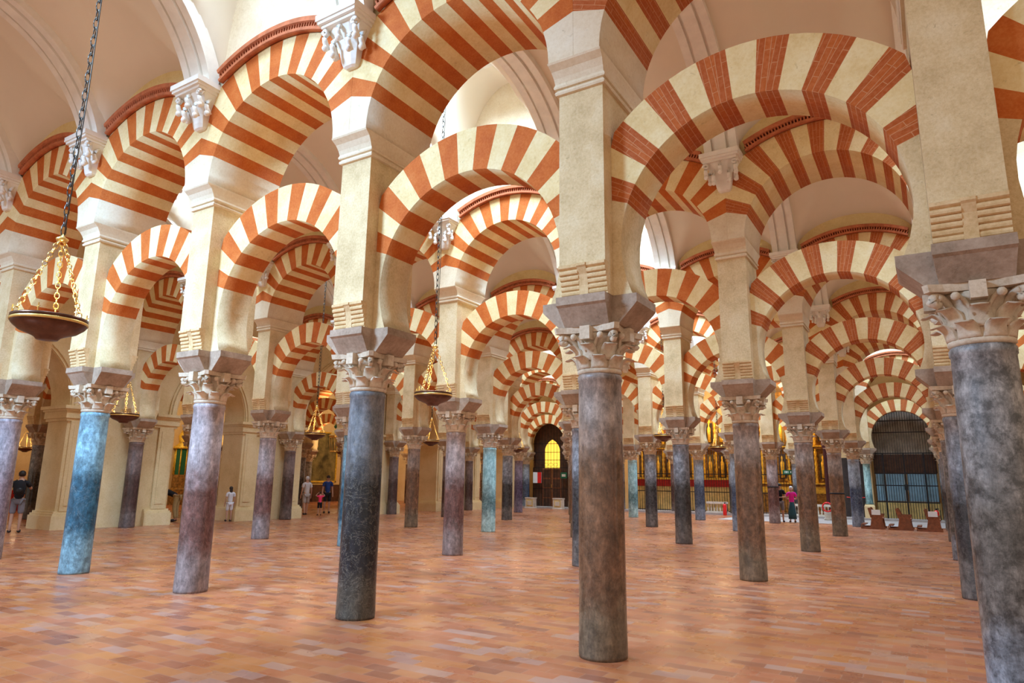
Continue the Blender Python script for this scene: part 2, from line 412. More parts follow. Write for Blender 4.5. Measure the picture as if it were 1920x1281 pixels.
def capital_mesh(plain=False):
    mb = MB(); mt = 'capital'
    mb.lathe([(.195, 2.50), (.212, 2.515), (.212, 2.54), (.198, 2.55), (.20, 2.62), (.21, 2.72), (.24, 2.82), (.27, 2.87)], mt, 24)
    for k in range(8): leaf(mb, 2*PI*k/8+PI/8, .195, 2.545, 2.66, .10, .075, mt)
    for k in range(8): leaf(mb, 2*PI*k/8, .20, 2.62, 2.77, .13, .075, mt)
    for k in range(4):   # corner volutes and centre bosses
        a = PI/4+k*PI/2; T = Matrix.Rotation(a, 4, 'Z')
        pts = [T @ Vector((.20+.16*t**1.5, 0, 2.68+.17*math.sin(t*PI/2))) for t in [q/6 for q in range(7)]]
        mb.tube(pts, [.022+.012*q/6 for q in range(7)], mt, 8)
        spiral = [T @ Vector((.355+(.045-.035*q/14)*math.cos(PI/2-q*.62), 0, 2.815+(.045-.035*q/14)*math.sin(PI/2-q*.62))) for q in range(15)]
        mb.tube(spiral, [.03-.012*q/14 for q in range(15)], mt, 7)
        b = k*PI/2; T2 = Matrix.Rotation(b, 4, 'Z')
        mb.box(.22, .335, -.05, .05, 2.80, 2.925, mt, T2)
        for sg in (-1, 1):
            pts = [T2 @ Vector((.215+.06*t, sg*(.03+.10*t), 2.70+.14*math.sin(t*PI/2))) for t in [q/5 for q in range(6)]]
            mb.tube(pts, .016, mt, 6)
            mb.ball(T2 @ Vector((.285, sg*.135, 2.835)), .032, mt, 8, 6)
    # abacus with concave sides
    poly = []
    for k in range(4):
        a0 = PI/4+k*PI/2
        for t in [q/8 for q in range(8)]:
            a = a0-PI/4+(t)*PI/2
            u = abs(t-.5)*2      # 0 centre .. 1 edge
            pass
    sq = []
    for k in range(4):
        T = Matrix.Rotation(k*PI/2, 4, 'Z')
        for y, x in ((-.29, .325), (-.2, .285), (-.1, .265), (0, .26), (.1, .265), (.2, .285), (.29, .325)):
            sq.append(T @ Vector((x, y, 0)))
    lo = [mb.vert((p.x, p.y, 2.875)) for p in sq]; hi = [mb.vert((p.x*1.03, p.y*1.03, 2.93)) for p in sq]
    n = len(sq); mb.face(lo[::-1], mt); mb.face(hi, mt)
    for k in range(n): mb.face((lo[k], lo[(k+1) % n], hi[(k+1) % n], hi[k]), mt)
    return mb
def impost_mesh():
    mb = MB(); mt = 'impost'
    mb.stack([(.225, .285, 2.93), (.245, .40, 3.10), (.25, .425, 3.12), (.25, .425, 3.20)], mt)
    mb.stack([(.30, .235, 2.932), (.47, .25, 3.10), (.485, .25, 3.12), (.485, .25, 3.199)], mt)
    return mb
def pier_meshes():
    """pier block, roll corbels front and back, cornice"""
    blk = MB(); blk.box(-.235, .235, -.42, .42, 3.5, 5.28, 'pier'); blk.box(-.235, .235, -.345, .345, 3.2, 3.5, 'pier')
    cor = []
    for sg in (-1, 1):
        m_ = MB()
        prof = [(.345, 3.20), (.365, 3.20)]
        for k in range(5):
            z0 = 3.215+k*.048; base = .362+.062*((k+.5)/5)**1.6
            for q in range(5):
                a = -PI/2+PI*q/4; prof.append((base+.014*math.cos(a), z0+.023+.023*math.sin(a)))
        prof += [(.432, 3.462), (.442, 3.47), (.442, 3.499), (.345, 3.499)]
        for x0, x1 in ((-.235, -.045), (.045, .235)):
            m_.prism([(sg*y, z) for y, z in prof], x0, x1, 'corbel', axis='x')
        band = [(.345, 3.20), (.378, 3.20), (.385, 3.3), (.405, 3.4), (.436, 3.46), (.452, 3.475), (.452, 3.499), (.345, 3.499)]
        m_.prism([(sg*y, z) for y, z in band], -.045, .045, 'corbel', axis='x'); cor.append(m_)
    cn = MB()
    cn.stack([(.236, .421, 5.28), (.262, .447, 5.285), (.27, .455, 5.305), (.262, .447, 5.325), (.25, .435, 5.33), (.25, .435, 5.345),
              (.272, .458, 5.35), (.278, .464, 5.368), (.27, .458, 5.385), (.262, .455, 5.40), (.266, .475, 5.45), (.275, .515, 5.51), (.283, .575, 5.555), (.284, .585, 5.574)], 'pier_up')
    return blk, cor, cn

# ------------------------------------------------------------------ vault rib with corbel capitals
VZ, VR = 6.45, 2.417       # centre height and radius of the nave vault
def rib_mesh():
    mb = MB(); mt = 'white'
    prof = [(-.28, VR+.08), (-.28, VR-.12), (-.15, VR-.12), (-.145, VR-.075), (-.105, VR-.075), (-.10, VR-.13), (.10, VR-.13), (.105, VR-.075), (.145, VR-.075), (.15, VR-.12), (.28, VR-.12), (.28, VR+.08)]
    n = 40; a0 = math.asin((7.06-VZ)/VR); rows = []
    for k in range(n+1):
        a = a0+(PI-2*a0)*k/n
        rows.append([mb.vert((x, max(-2.352, min(2.352, r*math.cos(a))), VZ+r*math.sin(a))) for x, r in prof])
    for a, b in zip(rows, rows[1:]):
        for k in range(len(prof)-1): mb.face((a[k], a[k+1], b[k+1], b[k]), mt, False)
    mb.face(rows[0], mt); mb.face(rows[-1][::-1], mt)
    return mb
def corbel_mesh(sg):
    """stucco capital bracket on the arcade face; built at nave-local y, wall face at y = sg*(B/2-.58)"""
    mb = MB(); mt = 'white'; W = B/2-.58
    def Y(d): return sg*(W-d)
    def bx(x0, x1, d0, d1, z0, z1):
        ys = sorted((Y(d0), Y(d1))); mb.box(x0, x1, ys[0], ys[1], z0, z1, mt)
    bx(-.33, .33, 0, .36, 6.98, 7.06); bx(-.31, .31, 0, .34, 6.94, 6.98); bx(-.28, .28, 0, .30, 6.90, 6.94)
    for x, r in ((0, 0),):
        pr = [(.05, 6.42), (.08, 6.44), (.10, 6.5), (.12, 6.62), (.17, 6.76), (.24, 6.90)]
        rows = []
        for d, z in pr:
            w = d+.02
            rows.append([mb.vert((xx, Y(dd), z)) for xx, dd in ((-w, 0), (-w, d*.8), (-w*.5, d*1.05), (w*.5, d*1.05), (w, d*.8), (w, 0))])
        mb.face(rows[0], mt); mb.face(rows[-1][::-1], mt)
        for a, b in zip(rows, rows[1:]):
            for k in range(5): mb.face((a[k], a[k+1], b[k+1], b[k]), mt)
    # drooping leaves and scrolls
    for xx, d, z0, z1 in ((-.25, .24, 6.90, 6.66), (0, .27, 6.90, 6.70), (.25, .24, 6.90, 6.66), (-.13, .22, 6.78, 6.54), (.13, .22, 6.78, 6.54), (-.22, .10, 6.85, 6.6), (.22, .10, 6.85, 6.6)):
        pts = [(xx, Y(d-.05+.07*math.sin(t*PI)), z0+(z1-z0)*t) for t in [q/6 for q in range(7)]]
        mb.tube(pts, [.022, .026, .03, .032, .034, .036, .03], mt, 7)
        mb.ball((xx, Y(d), z1), .042, mt, 8, 6)
    for sx in (-1, 1):
        sp = [(sx*(.24+(.05-.038*q/12)*math.cos(q*.6)), Y(.27), 6.84+(.05-.038*q/12)*math.sin(q*.6)) for q in range(13)]
        mb.tube(sp, .02, mt, 6)
    return mb

# ------------------------------------------------------------------ build prototypes and lay out the arcades
ORD = ['first', 'second', 'third', 'fourth', 'fifth', 'sixth', 'seventh', 'eighth', 'ninth', 'tenth', 'eleventh', 'twelfth', 'thirteenth']
ROW = ['nearest', 'second', 'third', 'fourth', 'fifth', 'back']
SKIP = set()   # filled in below: keys of repeats the photo shows nothing of
SKIP = {(n, i, j) for n, ij in {'column': [(8, 0), (8, 1), (8, 2), (8, 4), (9, 0), (9, 4), (9, 5), (10, 0), (10, 1), (10, 2), (10, 3), (11, 0), (11, 1), (11, 2), (11, 5)], 'corbel0': [(-1, 0), (-1, 1), (-1, 2), (-1, 3), (-1, 4), (0, 0), (0, 1), (0, 2), (0, 3), (0, 4), (1, 0), (1, 1), (1, 2), (1, 3), (1, 4), (2, 0), (2, 1), (2, 2), (2, 3), (2, 4), (3, 0), (3, 1), (3, 2), (3, 3), (3, 4), (4, 1), (4, 2), (4, 3), (4, 4), (5, 0), (5, 1), (5, 2), (5, 3), (5, 4), (6, 0), (6, 1), (6, 2), (6, 3), (6, 4), (7, 0), (7, 1), (7, 2), (7, 3), (7, 4), (8, 0), (8, 1), (8, 2), (8, 3), (8, 4), (9, 0), (9, 1), (9, 2), (9, 3), (9, 4), (10, 0), (10, 1), (10, 2), (10, 3), (10, 4), (11, 0), (11, 1), (11, 2), (11, 3), (11, 4)], 'corbel1': [(-1, -1), (-1, 0), (-1, 1), (-1, 2), (-1, 3), (-1, 4), (0, -1), (0, 0), (0, 1), (0, 2), (0, 3), (0, 4), (1, -1), (1, 4), (2, 0), (2, 2), (2, 3), (2, 4), (3, 3), (4, 4), (5, 1), (5, 2), (5, 3), (5, 4), (6, -1), (6, 3), (6, 4), (7, -1), (7, 0), (7, 1), (7, 2), (7, 3), (7, 4), (8, -1), (8, 0), (8, 1), (8, 2), (8, 3), (8, 4), (9, -1), (9, 0), (9, 1), (9, 2), (9, 3), (9, 4), (10, -1), (10, 0), (10, 1), (10, 2), (10, 3), (10, 4), (11, -1), (11, 0), (11, 1), (11, 2), (11, 3), (11, 4)], 'horseshoe_arch': [(8, 0), (8, 2), (8, 4), (8, 5), (9, 0), (9, 1), (9, 3), (9, 4), (9, 5), (10, 0), (10, 1), (10, 2), (10, 3), (10, 5)], 'pier': [(8, 0), (8, 1), (8, 2), (8, 3), (8, 4), (9, 0), (9, 4), (9, 5), (10, 0), (10, 1), (10, 2), (10, 3), (10, 4), (11, 0), (11, 1), (11, 2), (11, 5)], 'upper_arch': [(8, 0), (8, 1), (8, 2), (8, 4), (8, 5), (9, 0), (9, 1), (9, 2), (9, 3), (9, 4), (9, 5), (10, 0), (10, 1), (10, 2), (10, 3), (10, 5)]}.items() for i, j in ij}
def key(kind, i, j): return (kind, i, j) in SKIP

cap_me = capital_mesh().build('capital'); imp_me = impost_mesh().build('impost')
C.objects.unlink(cap_me); C.objects.unlink(imp_me)
shaft_src = {}
for nm, mt in S.items():
    o = shaft_mesh(mt).build('shaft'); C.objects.unlink(o); shaft_src[nm] = o
SH = {(0, 0): 'grey mottled', (1, 0): 'brown', (2, 0): 'black veined', (3, 0): 'mauve', (4, 0): 'blue', (5, 0): 'pale violet',
      (0, 1): 'dark grey', (1, 1): 'brown', (2, 1): 'dark grey', (3, 1): 'mauve', (4, 1): 'blue', (5, 1): 'mauve', (6, 1): 'maroon', (7, 1): 'maroon',
      (0, 2): 'grey mottled', (1, 2): 'brown', (2, 2): 'dark grey', (3, 2): 'brown', (4, 2): 'teal', (5, 2): 'brown', (6, 2): 'grey mottled', (7, 2): 'maroon',
      (0, 3): 'dark grey', (1, 3): 'brown', (2, 3): 'blue grey', (3, 3): 'dark grey', (4, 3): 'brown', (5, 3): 'dark grey', (6, 3): 'maroon', (7, 3): 'maroon',
      (1, 4): 'blue grey', (2, 4): 'mauve', (3, 4): 'blue grey', (4, 4): 'teal', (5, 4): 'brown', (6, 4): 'purple', (7, 4): 'maroon',
      (2, 5): 'dark grey', (3, 5): 'dark grey', (7, 5): 'blue grey', (6, 5): 'brown'}
# small real deviations of single columns from the regular grid, in metres
OFF = {(1, 0): (-.02, 0), (2, 0): (0.0, 0), (1, 1): (-.01, 0), (2, 1): (-.02, 0)}
def place(src, parent):
    o = src.copy(); C.objects.link(o); o.parent = parent; return o
IMAX = 11
WALL_BAY = 7
for j in range(6):
    for i in range(-1, IMAX+1):
        if key('column', i, j) or (j == 5 and i == 1): continue
        col = SH.get((i, j), ['dark grey', 'maroon', 'grey mottled'][(i*7+j*3) % 3])
        dx, dy = OFF.get((i, j), (0, 0))
        word = ORD[i] if i >= 0 else 'zeroth'
        t = empty('column', (-A*i+dx, B*j+dy, 0), f"{col} marble column, {word} from the right in the {ROW[j]} arcade" if i >= 0 else f"{col} marble column beyond the right edge, {ROW[j]} arcade", 'column')
        for s_ in (shaft_src[col], cap_me, imp_me): place(s_, t)
blk, cors, cn = pier_meshes()
pier_src = [blk.build('pier_block'), cors[0].build('roll_corbel'), cors[1].build('roll_corbel'), cn.build('cornice')]
la_plain = lower_arch_mesh('red').build('horseshoe_arch'); la_brick = lower_arch_mesh('brick').build('horseshoe_arch')
ua = upper_arch_mesh('red').build('arch_ring'); ua_b = upper_arch_mesh('brick').build('arch_ring')
hoods = [hood_mesh(-1).build('hood_mould'), hood_mesh(1).build('hood_mould')]
rib_src = [rib_mesh().build('rib_band'), corbel_mesh(-1).build('corbel_capital'), corbel_mesh(1).build('corbel_capital')]
for o in pier_src+[la_plain, la_brick, ua, ua_b]+hoods+rib_src: C.objects.unlink(o)
for j in range(6):
    for i in range(-1, IMAX+1):
        word = ORD[i] if i >= 0 else 'zeroth'
        if not key('pier', i, j):
            t = empty('pier', (-A*i, B*j, 3.2), f"cream stone pier above the {word} column from the right in the {ROW[j]} arcade" if i >= 0 else f"cream stone pier beyond the right edge, {ROW[j]} arcade", 'pier')
            for s_ in pier_src: p = place(s_, t); p.location = (0, 0, -3.2)
        if i == IMAX: continue
        w1, w2 = word, ORD[i+1]
        x = -A*(i+.5)
        if i == WALL_BAY: continue
        if not key('horseshoe_arch', i, j):
            o = (la_brick if i == 0 else la_plain).copy(); C.objects.link(o); o.location = (x, B*j, 0)
            tag(o, f"striped lower horseshoe arch between {w1} and {w2} columns from the right, {ROW[j]} arcade" if i >= 0 else f"striped lower horseshoe arch cut off at the right edge, {ROW[j]} arcade", 'arch')
        if not key('upper_arch', i, j):
            t = empty('upper_arch', (x, B*j, 5.575), f"striped round upper arch between {w1} and {w2} piers from the right, {ROW[j]} arcade" if i >= 0 else f"striped round upper arch cut off at the right edge, {ROW[j]} arcade", 'arch')
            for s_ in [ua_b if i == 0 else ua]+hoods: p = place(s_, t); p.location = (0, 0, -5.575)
NAVE = ['nearest', 'second', 'third', 'fourth', 'fifth', 'farthest']
for k in range(-1, 5):
    for i in range(-1, IMAX+1):
        word = ORD[i] if i >= 0 else 'zeroth'
        if not key('rib', i, k):
            o = rib_src[0].copy(); C.objects.link(o); o.location = (-A*i, B*(k+.5), 0); o.name = 'trim_vault_rib'; struct(o)
        for q, s_ in enumerate(rib_src[1:]):      # q=0: low-y side (arcade k), q=1: high-y side (arcade k+1)
            if (k == -1 and q == 0) or key('corbel%d' % q, i, k): continue
            o = s_.copy(); C.objects.link(o); o.location = (-A*i, B*(k+.5), 0)
            row = k+q; face_ = 'front' if q == 1 else 'rear'
            tag(o, f"white stucco corbel on the {face_} of the {word} upper pier from the right, {ROW[row]} arcade" if i >= 0 else f"white stucco corbel on the {face_} of the cut-off upper pier, {ROW[row]} arcade", 'corbel')

# ------------------------------------------------------------------ ceiling: nave vaults with lunettes; high skylight bays
SKY = {-1: (2,), 0: (2, 5, -1), 1: (2, 5, -1), 2: (2, 5, -1), 3: (2, 5, -1), 4: (0, 2, 4, 6)}  # bays read off the light, plus unseen ones added for brightness
def vault_z(x, d, sky):
    yc = B/2-.52; y = yc-d
    zb = VZ+math.sqrt(max(0, VR*VR-y*y)); zb = max(zb, 7.02)
    if sky:
        if abs(x) < 1.25: zb = max(zb, 7.05+2.95*math.sqrt(1-(x/1.25)**2))
    elif abs(x) < 1.3:
        dd = min(d, 1.5); zb = max(zb, 7.04+(.80+.72*dd)*math.sqrt(1-(x/1.3)**2))
    return zb
pane_bays = []
for k in range(-1, 5):
    mb = MB(); half = B/2-.52; nx, ny = 30, 36
    for i in range(-2, IMAX):
        sky = i in SKY[k]; xc = -A*(i+.5); g = []
        for a in range(nx+1):
            u = a/nx*2-1; x = 1.5*(u if not sky else u)
            if abs(u) < 1: x = 1.5*math.copysign(abs(u)**.85, u)
            row = []
            for b_ in range(ny+1):
                v = b_/ny*2-1; y = half*math.copysign(abs(v)**.9, v); d = half-abs(y)
                row.append(mb.vert((xc+x, B*(k+.5)+y, vault_z(x, d, sky))))
            g.append(row)
        for a in range(nx):
            for b_ in range(ny):
                xm = (mb.v[g[a][b_]][0]+mb.v[g[a+1][b_]][0])/2-xc; ym = (mb.v[g[a][b_]][1]+mb.v[g[a][b_+1]][1])/2-B*(k+.5)
                if sky and abs(xm) < .5 and abs(ym) < 1.5: continue
                mb.face((g[a][b_], g[a][b_+1], g[a+1][b_+1], g[a+1][b_]), 'plaster', True)
        if sky: pane_bays.append((xc, B*(k+.5), k, i))
    struct(mb.build('ceiling'))
for n_, (x, y, k, i) in enumerate(pane_bays):
    f = MB()
    for x0, x1, y0, y1 in ((-.68, -.42, -1.7, 1.7), (.42, .68, -1.7, 1.7), (-.68, .68, -1.7, -1.42), (-.68, .68, 1.42, 1.7)):
        f.box(x0, x1, y0, y1, 9.98, 10.25, 'white')
    w = struct(f.build(f'window_{n_+1}', loc=(x, y, 0)))
    g = MB(); g.box(-.44, .44, -1.44, 1.44, 10.2, 10.22, 'daylight'); g.build('window_pane', w)

# walls above the arcades (behind the hood moulds)
for j in range(6):
    mb = MB(); n = 24
    for i in range(-2, IMAX):
        top = 8.5
        if (i in SKY.get(j-1, ())) or (i in SKY.get(j, ())): top = 10.3
        xc = -A*(i+.5)
        lo = [(1.5-3*k/n) for k in range(n+1)]
        poly = [(xc+x, UCZ+math.sqrt(UE*UE-x*x)+.002) for x in lo]+[(xc-1.5, top), (xc+1.5, top)]
        skyish = (i in SKY.get(j-1, ()))
        mb.prism(poly, B*j-.52, B*j+.52, 'pier_up' if skyish else 'spandrel')
    struct(mb.build('wall_arcade'))

# ------------------------------------------------------------------ floor
mb = MB(); mb.box(-46, 12, -14, 36, -.2, 0, 'floor'); struct(mb.build('floor'))

# ------------------------------------------------------------------ pale paving before the chapels, chapel step
mb = MB(); mb.box(-8.6, 1.5, 24.6, 28.95, 0, .012, 'greypave'); struct(mb.build('trim_1'))
mb = MB(); mb.box(-26.9, 1.2, 28.95, 32.98, 0, .10, 'greypave'); struct(mb.build('trim_2'))

# ------------------------------------------------------------------ left wall with pointed openings
XW0, XW1 = -21.345, -22.45
def pointed(h, spring, R, n=12, grow=0.):
    """right half then left half of a pointed arch, returned left to right"""
    R2 = R+grow; cx_ = R-h; pts = []
    a_end = math.acos((cx_)/R2)
    right = [(-cx_+R2*math.cos(a_end*k/n), spring+R2*math.sin(a_end*k/n)) for k in range(n+1)]
    left = [(-x, z) for x, z in right]
    return left[:-1]+right[::-1]
WO = [(-3.18, 1.3, 2.0), (2.70, 1.3, 2.0), (8.57, 1.3, 2.0), (14.7, 2.1, 3.1), (19.75, 1.45, 2.2), (26.2, 1.2, 1.9)]
mb = MB()
for n_, (yc, hw, RR) in enumerate(WO):
    a = pointed(hw, 3.45, RR); ya, yb = B*(n_-1), B*n_
    poly = [(ya, 0), (yc-hw, 0)]+[(yc+y, z) for y, z in a]+[(yc+hw, 0), (yb, 0), (yb, 6.9), (ya, 6.9)]
    mb.prism(poly, XW1, XW0, 'wallc', axis='x')
    mb.box(XW1, XW0, ya, yb, 6.9, 9.2, 'wallc')
struct(mb.build('wall_left'))
for n_, (yc, hw, RR) in enumerate(WO):
    t = MB()
    inn, out = pointed(hw+.02, 3.45, RR+.02), pointed(hw+.02, 3.45, RR+.02, grow=.26)
    inn2, out2 = pointed(hw+.02, 3.45, RR+.02, grow=.07), pointed(hw+.02, 3.45, RR+.02, grow=.19)
    for I, O, xf in ((inn, out, .05), (inn2, out2, .10)):
        rows = [[t.vert((x, yc+y, z)) for y, z in arr] for arr in (I, O) for x in (XW0+.002, XW0+xf)]
        for k in range(len(I)-1):
            t.face((rows[1][k], rows[1][k+1], rows[3][k+1], rows[3][k]), 'wallc')
            t.face((rows[0][k], rows[1][k], rows[1][k+1], rows[0][k+1]), 'wallc')
            t.face((rows[2][k], rows[3][k], rows[3][k+1], rows[2][k+1]), 'wallc')
    for s_ in (-1, 1):
        for dz, (z0, z1, pr) in enumerate(((3.02, 3.10, .05), (3.10, 3.30, .09), (3.30, 3.36, .13), (3.36, 3.45, .18))):
            y0, y1 = sorted((yc+s_*(hw-pr), yc+s_*(hw+.72))); t.box(XW1-pr, XW0+pr, y0, y1, z0, z1, 'wallc')
        for z0, z1, pr in ((0, .38, .12), (.38, .44, .09), (.44, .5, .05)):
            y0, y1 = sorted((yc+s_*(hw-pr), yc+s_*(hw+.76))); t.box(XW1-pr, XW0+pr, y0, y1, z0, z1, 'wallc')
        y0, y1 = sorted((yc+s_*(hw+.08), yc+s_*(hw+.54))); t.box(XW0, XW0+.06, y0, y1, .5, 3.02, 'wallc')   # pilaster
        y0, y1 = sorted((yc+s_*(hw+.17), yc+s_*(hw+.45))); t.box(XW0+.06, XW0+.075, y0, y1, .65, 2.9, 'wallc')
    struct(t.build(f'trim_{n_+3}'))
mb = MB(); mb.box(-36.4, -36, -6, 36, 0, 9.5, 'wallc'); struct(mb.build('wall_far_left'))
mb = MB(); mb.box(-36, 8, 33, 33.4, 0, 10.5, 'wallc'); struct(mb.build('wall_back'))
mb = MB(); mb.box(7.6, 8, 4, 33, 0, 10.5, 'wallc'); struct(mb.build('wall_right'))
for x in (-15.2, -17.8, -21.6, -24.2):
    mb = MB(); mb.box(x-.12, x+.12, 29.98, 33, 0, 7, 'wallc'); struct(mb.build('wall_chapel'))
for x0, x1 in ((-4.35, -4.2), (-3.0, -2.85)):
    mb = MB(); mb.box(x0, x1, 29.98, 33, 0, 7, 'wallc'); struct(mb.build('wall_chapel'))
mb = MB(); mb.box(.3, 7.6, 29.98, 30.3, 0, 9, 'wallc'); struct(mb.build('wall_gate_side'))

# ------------------------------------------------------------------ lamps
def make_lamp():
    t = empty('hanging_lamp', (0, 0, 2.93), 'x', 'lamp')
    m_ = MB(); R = .315
    m_.lathe([(.02, -.17), (.09, -.165), (.11, -.14), (.14, -.125), (.24, -.085), (.295, -.04), (R, -.012), (R, 0), (R-.02, .0), (R-.05, -.03), (.12, -.09), (.02, -.10)], 'bronze', 40)
    bowl = m_.build('bowl', t)
    m_ = MB(); m_.lathe([(R+.001, -.008), (R+.008, -.004), (R+.008, .016), (R+.001, .02), (R-.012, .02), (R-.012, -.006)], 'brass', 40, cap=False); m_.build('rim_band', bowl)
    m_ = MB(); m_.lathe([(R-.006, .02), (R+.004, .022), (R+.004, .05), (R-.01, .052)], 'bronze', 40, cap=False)
    for k in range(6):
        a = 2*PI*k/6+.3; c_ = Vector(((R-.01)*math.cos(a), (R-.01)*math.sin(a), 0))
        m_.box(c_.x-.004, c_.x+.004, c_.y-.004, c_.y+.004, .05, .13, 'brass'); m_.box(c_.x-.03, c_.x+.03, c_.y-.004, c_.y+.004, .09, .098, 'brass')
    m_.build('upper_rim', bowl)
    for k in range(3):
        a = 2*PI*k/3+.5; p0 = Vector((.30*math.cos(a), .30*math.sin(a), .05)); p1 = Vector((.02*math.cos(a), .02*math.sin(a), .84))
        m_ = MB(); n = 16
        for q in range(n):
            c_ = p0.lerp(p1, (q+.5)/n); d_ = (p1-p0).normalized(); L = (p1-p0).length/n*.62
            side = d_.cross(Vector((0, 0, 1))) if q % 2 else d_.cross(Vector((0, 0, 1))).cross(d_); side.normalize()
            m_.tube([c_+d_*L*math.cos(h*PI/5)+side*.021*math.sin(h*PI/5) for h in range(10)], .0055, 'brass', 5, True)
        m_.build('suspension_chain', t)
    m_ = MB(); m_.lathe([(.01, .82), (.05, .83), (.055, .85), (.02, .875), (.012, .9)], 'brass', 16); m_.build('hanger_knob', t)
    return t
def long_chain(parent, L):
    m_ = MB(); n = int(L/.105); z0 = .89
    for q in range(n):
        z = z0+(q+.5)*L/n; hl = L/n*.64
        sx, sy = (1, 0) if q % 2 else (0, 1)
        m_.tube([(sx*.022*math.sin(h*PI/5), sy*.022*math.sin(h*PI/5), z+hl*math.cos(h*PI/5)) for h in range(10)], .0065, 'chain', 5, True)
    m_.tube([(.03, 0, z0), (.045, .01, z0+L*.25), (.035, 0, z0+L*.5), (.045, -.01, z0+L*.75), (.03, 0, z0+L)], .006, 'chain', 5)
    return m_.build('long_chain', parent)
lampL = ['bronze bowl lamp hanging on a long chain in front of the nearest arcade, far left',
 'bronze bowl lamp hanging from chains beyond the nearest arcade, left of the central column',
 'small bronze bowl lamp hanging between the blue and mauve columns of the nearest arcade',
 'small bronze bowl lamp hanging above the old man and the child',
 'bronze bowl lamp hanging left of a dark grey column, right of the central brown column',
 'bronze lamp with triangular brass chains hanging before the gilded chapel grille',
 'bronze bowl lamp hanging just below the central bowl lamp, further away',
 'small dark bowl lamp hanging left of the distant pointed yellow window',
 'faint brass lamp hanging in the dark room beyond the left wall, far left',
 'faint brass lamp hanging beside the big brass lantern in the far left room',
 'brass lamp half hidden behind the mauve column, beyond the left wall']
LP = [(-7.5, -2.82, 2.93), (-7.5, 3.14, 2.9), (-16.5, 2.93, 2.88), (-16.5, 8.79, 2.82), (-7.5, 14.83, 2.95), (-7.5, 21.11, 2.89), (-16.5, 14.52, 2.93), (-16.5, 20.86, 2.95), (-34.2, 8.5, 2.62), (-27.6, 20.9, 2.92), (-29.2, 14.7, 2.9)]
lamp0 = make_lamp(); long_chain(lamp0, 6.2)
for k, (x, y, z) in enumerate(LP):
    if k == 0: lamp0.location = (x, y, z); lamp0['label'] = lampL[0]; lamp0['group'] = 'bronze bowl lamps hanging in the naves'
    else: copy_tree(lamp0, (x, y, z), lampL[k], 'bronze bowl lamps hanging in the naves')
# big brass lantern in the far left room
t = empty('brass_lantern', (-29.2, 22.0, 2.9), 'large brass hexagonal lantern with green top hanging in the far left room', 'lantern')
m_ = MB(); m_.lathe([(.40, 1.05), (.46, 1.0), (.42, .9), (.30, 1.15), (.12, 1.4), (.05, 1.45)], 'brass', 6, smooth=False); m_.build('roof', t)
m_ = MB(); m_.lathe([(.14, 1.42), (.2, 1.5), (.1, 1.65), (.03, 1.8)], 'greensign', 12); m_.tube([(0, 0, 1.8), (0, 0, 5.9)], .012, 'chain', 5); m_.build('finial', t)
m_ = MB()
for k in range(6):
    a = PI/3*k; m_.tube([(.42*math.cos(a), .42*math.sin(a), 1.0), (.32*math.cos(a), .32*math.sin(a), .1)], .015, 'brass', 6)
m_.lathe([(.30, .08), (.34, .1), (.34, .14), (.30, .15)], 'brass', 6, smooth=False); m_.build('frame', t)

# ------------------------------------------------------------------ gate of the right-hand arch (bay between x=-3 and x=0, back arcade)
GY = B*5
t = empty('iron_gate', (-1.5, GY+.3, 0), 'tall dark iron gate with blue panels filling the pale striped horseshoe arch, far right', 'gate')
def arch_fill(mb, r, z0, y0, y1, mat, cz=LZ, hw=1.25):
    ang = [math.radians(a) for a in range(-20, 201, 10)]
    pts = [(r*math.cos(a), cz+r*math.sin(a)) for a in ang]
    poly = [(-hw, z0), (hw, z0), (hw, cz-.45)]+pts+[(-hw, cz-.45)]
    mb.prism(poly, y0, y1, mat)
m_ = MB(); arch_fill(m_, 1.26, 2.95, .5, .55, 'slate'); m_.build('upper_boards', t)
m_ = MB(); m_.box(-1.25, 1.25, .5, .55, 2.1, 2.95, 'door'); m_.build('dark_boards', t)
m_ = MB()
for x0, x1 in ((-1.2, -.86), (-.80, -.06), (.06, .74), (.80, 1.2)): m_.box(x0, x1, .46, .5, .86, 2.08, 'bluepanel')
m_.build('blue_panel', t)
m_ = MB(); m_.box(-1.25, 1.25, .46, .5, .02, .80, 'ochre'); m_.build('lower_panel', t)
m_ = MB(); 
for k in range(25):
    x = -1.2+k*.1; zt = LZ+math.sqrt(max(.0, 1.2**2-x*x)) if abs(x) < 1.19 else 3.0
    m_.tube([(x, 0, .02), (x, 0, zt)], .011, 'iron', 5)
m_.build('bars', t)
m_ = MB()
for z in (.82, 1.55, 2.08, 2.98, 3.92, 4.45):
    w = 1.22 if z < 4 else math.sqrt(1.2**2-(z-LZ)**2)
    m_.box(-w, w, -.02, .02, z-.022, z+.022, 'iron')
for x in (-.83, 0, .77): m_.box(x-.03, x+.03, -.03, .03, .02, 3.0, 'iron')
m_.build('rails', t)
m_ = MB(); m_.box(-.07, .07, -.06, -.02, 1.35, 1.6, 'iron'); m_.build('lock', t)

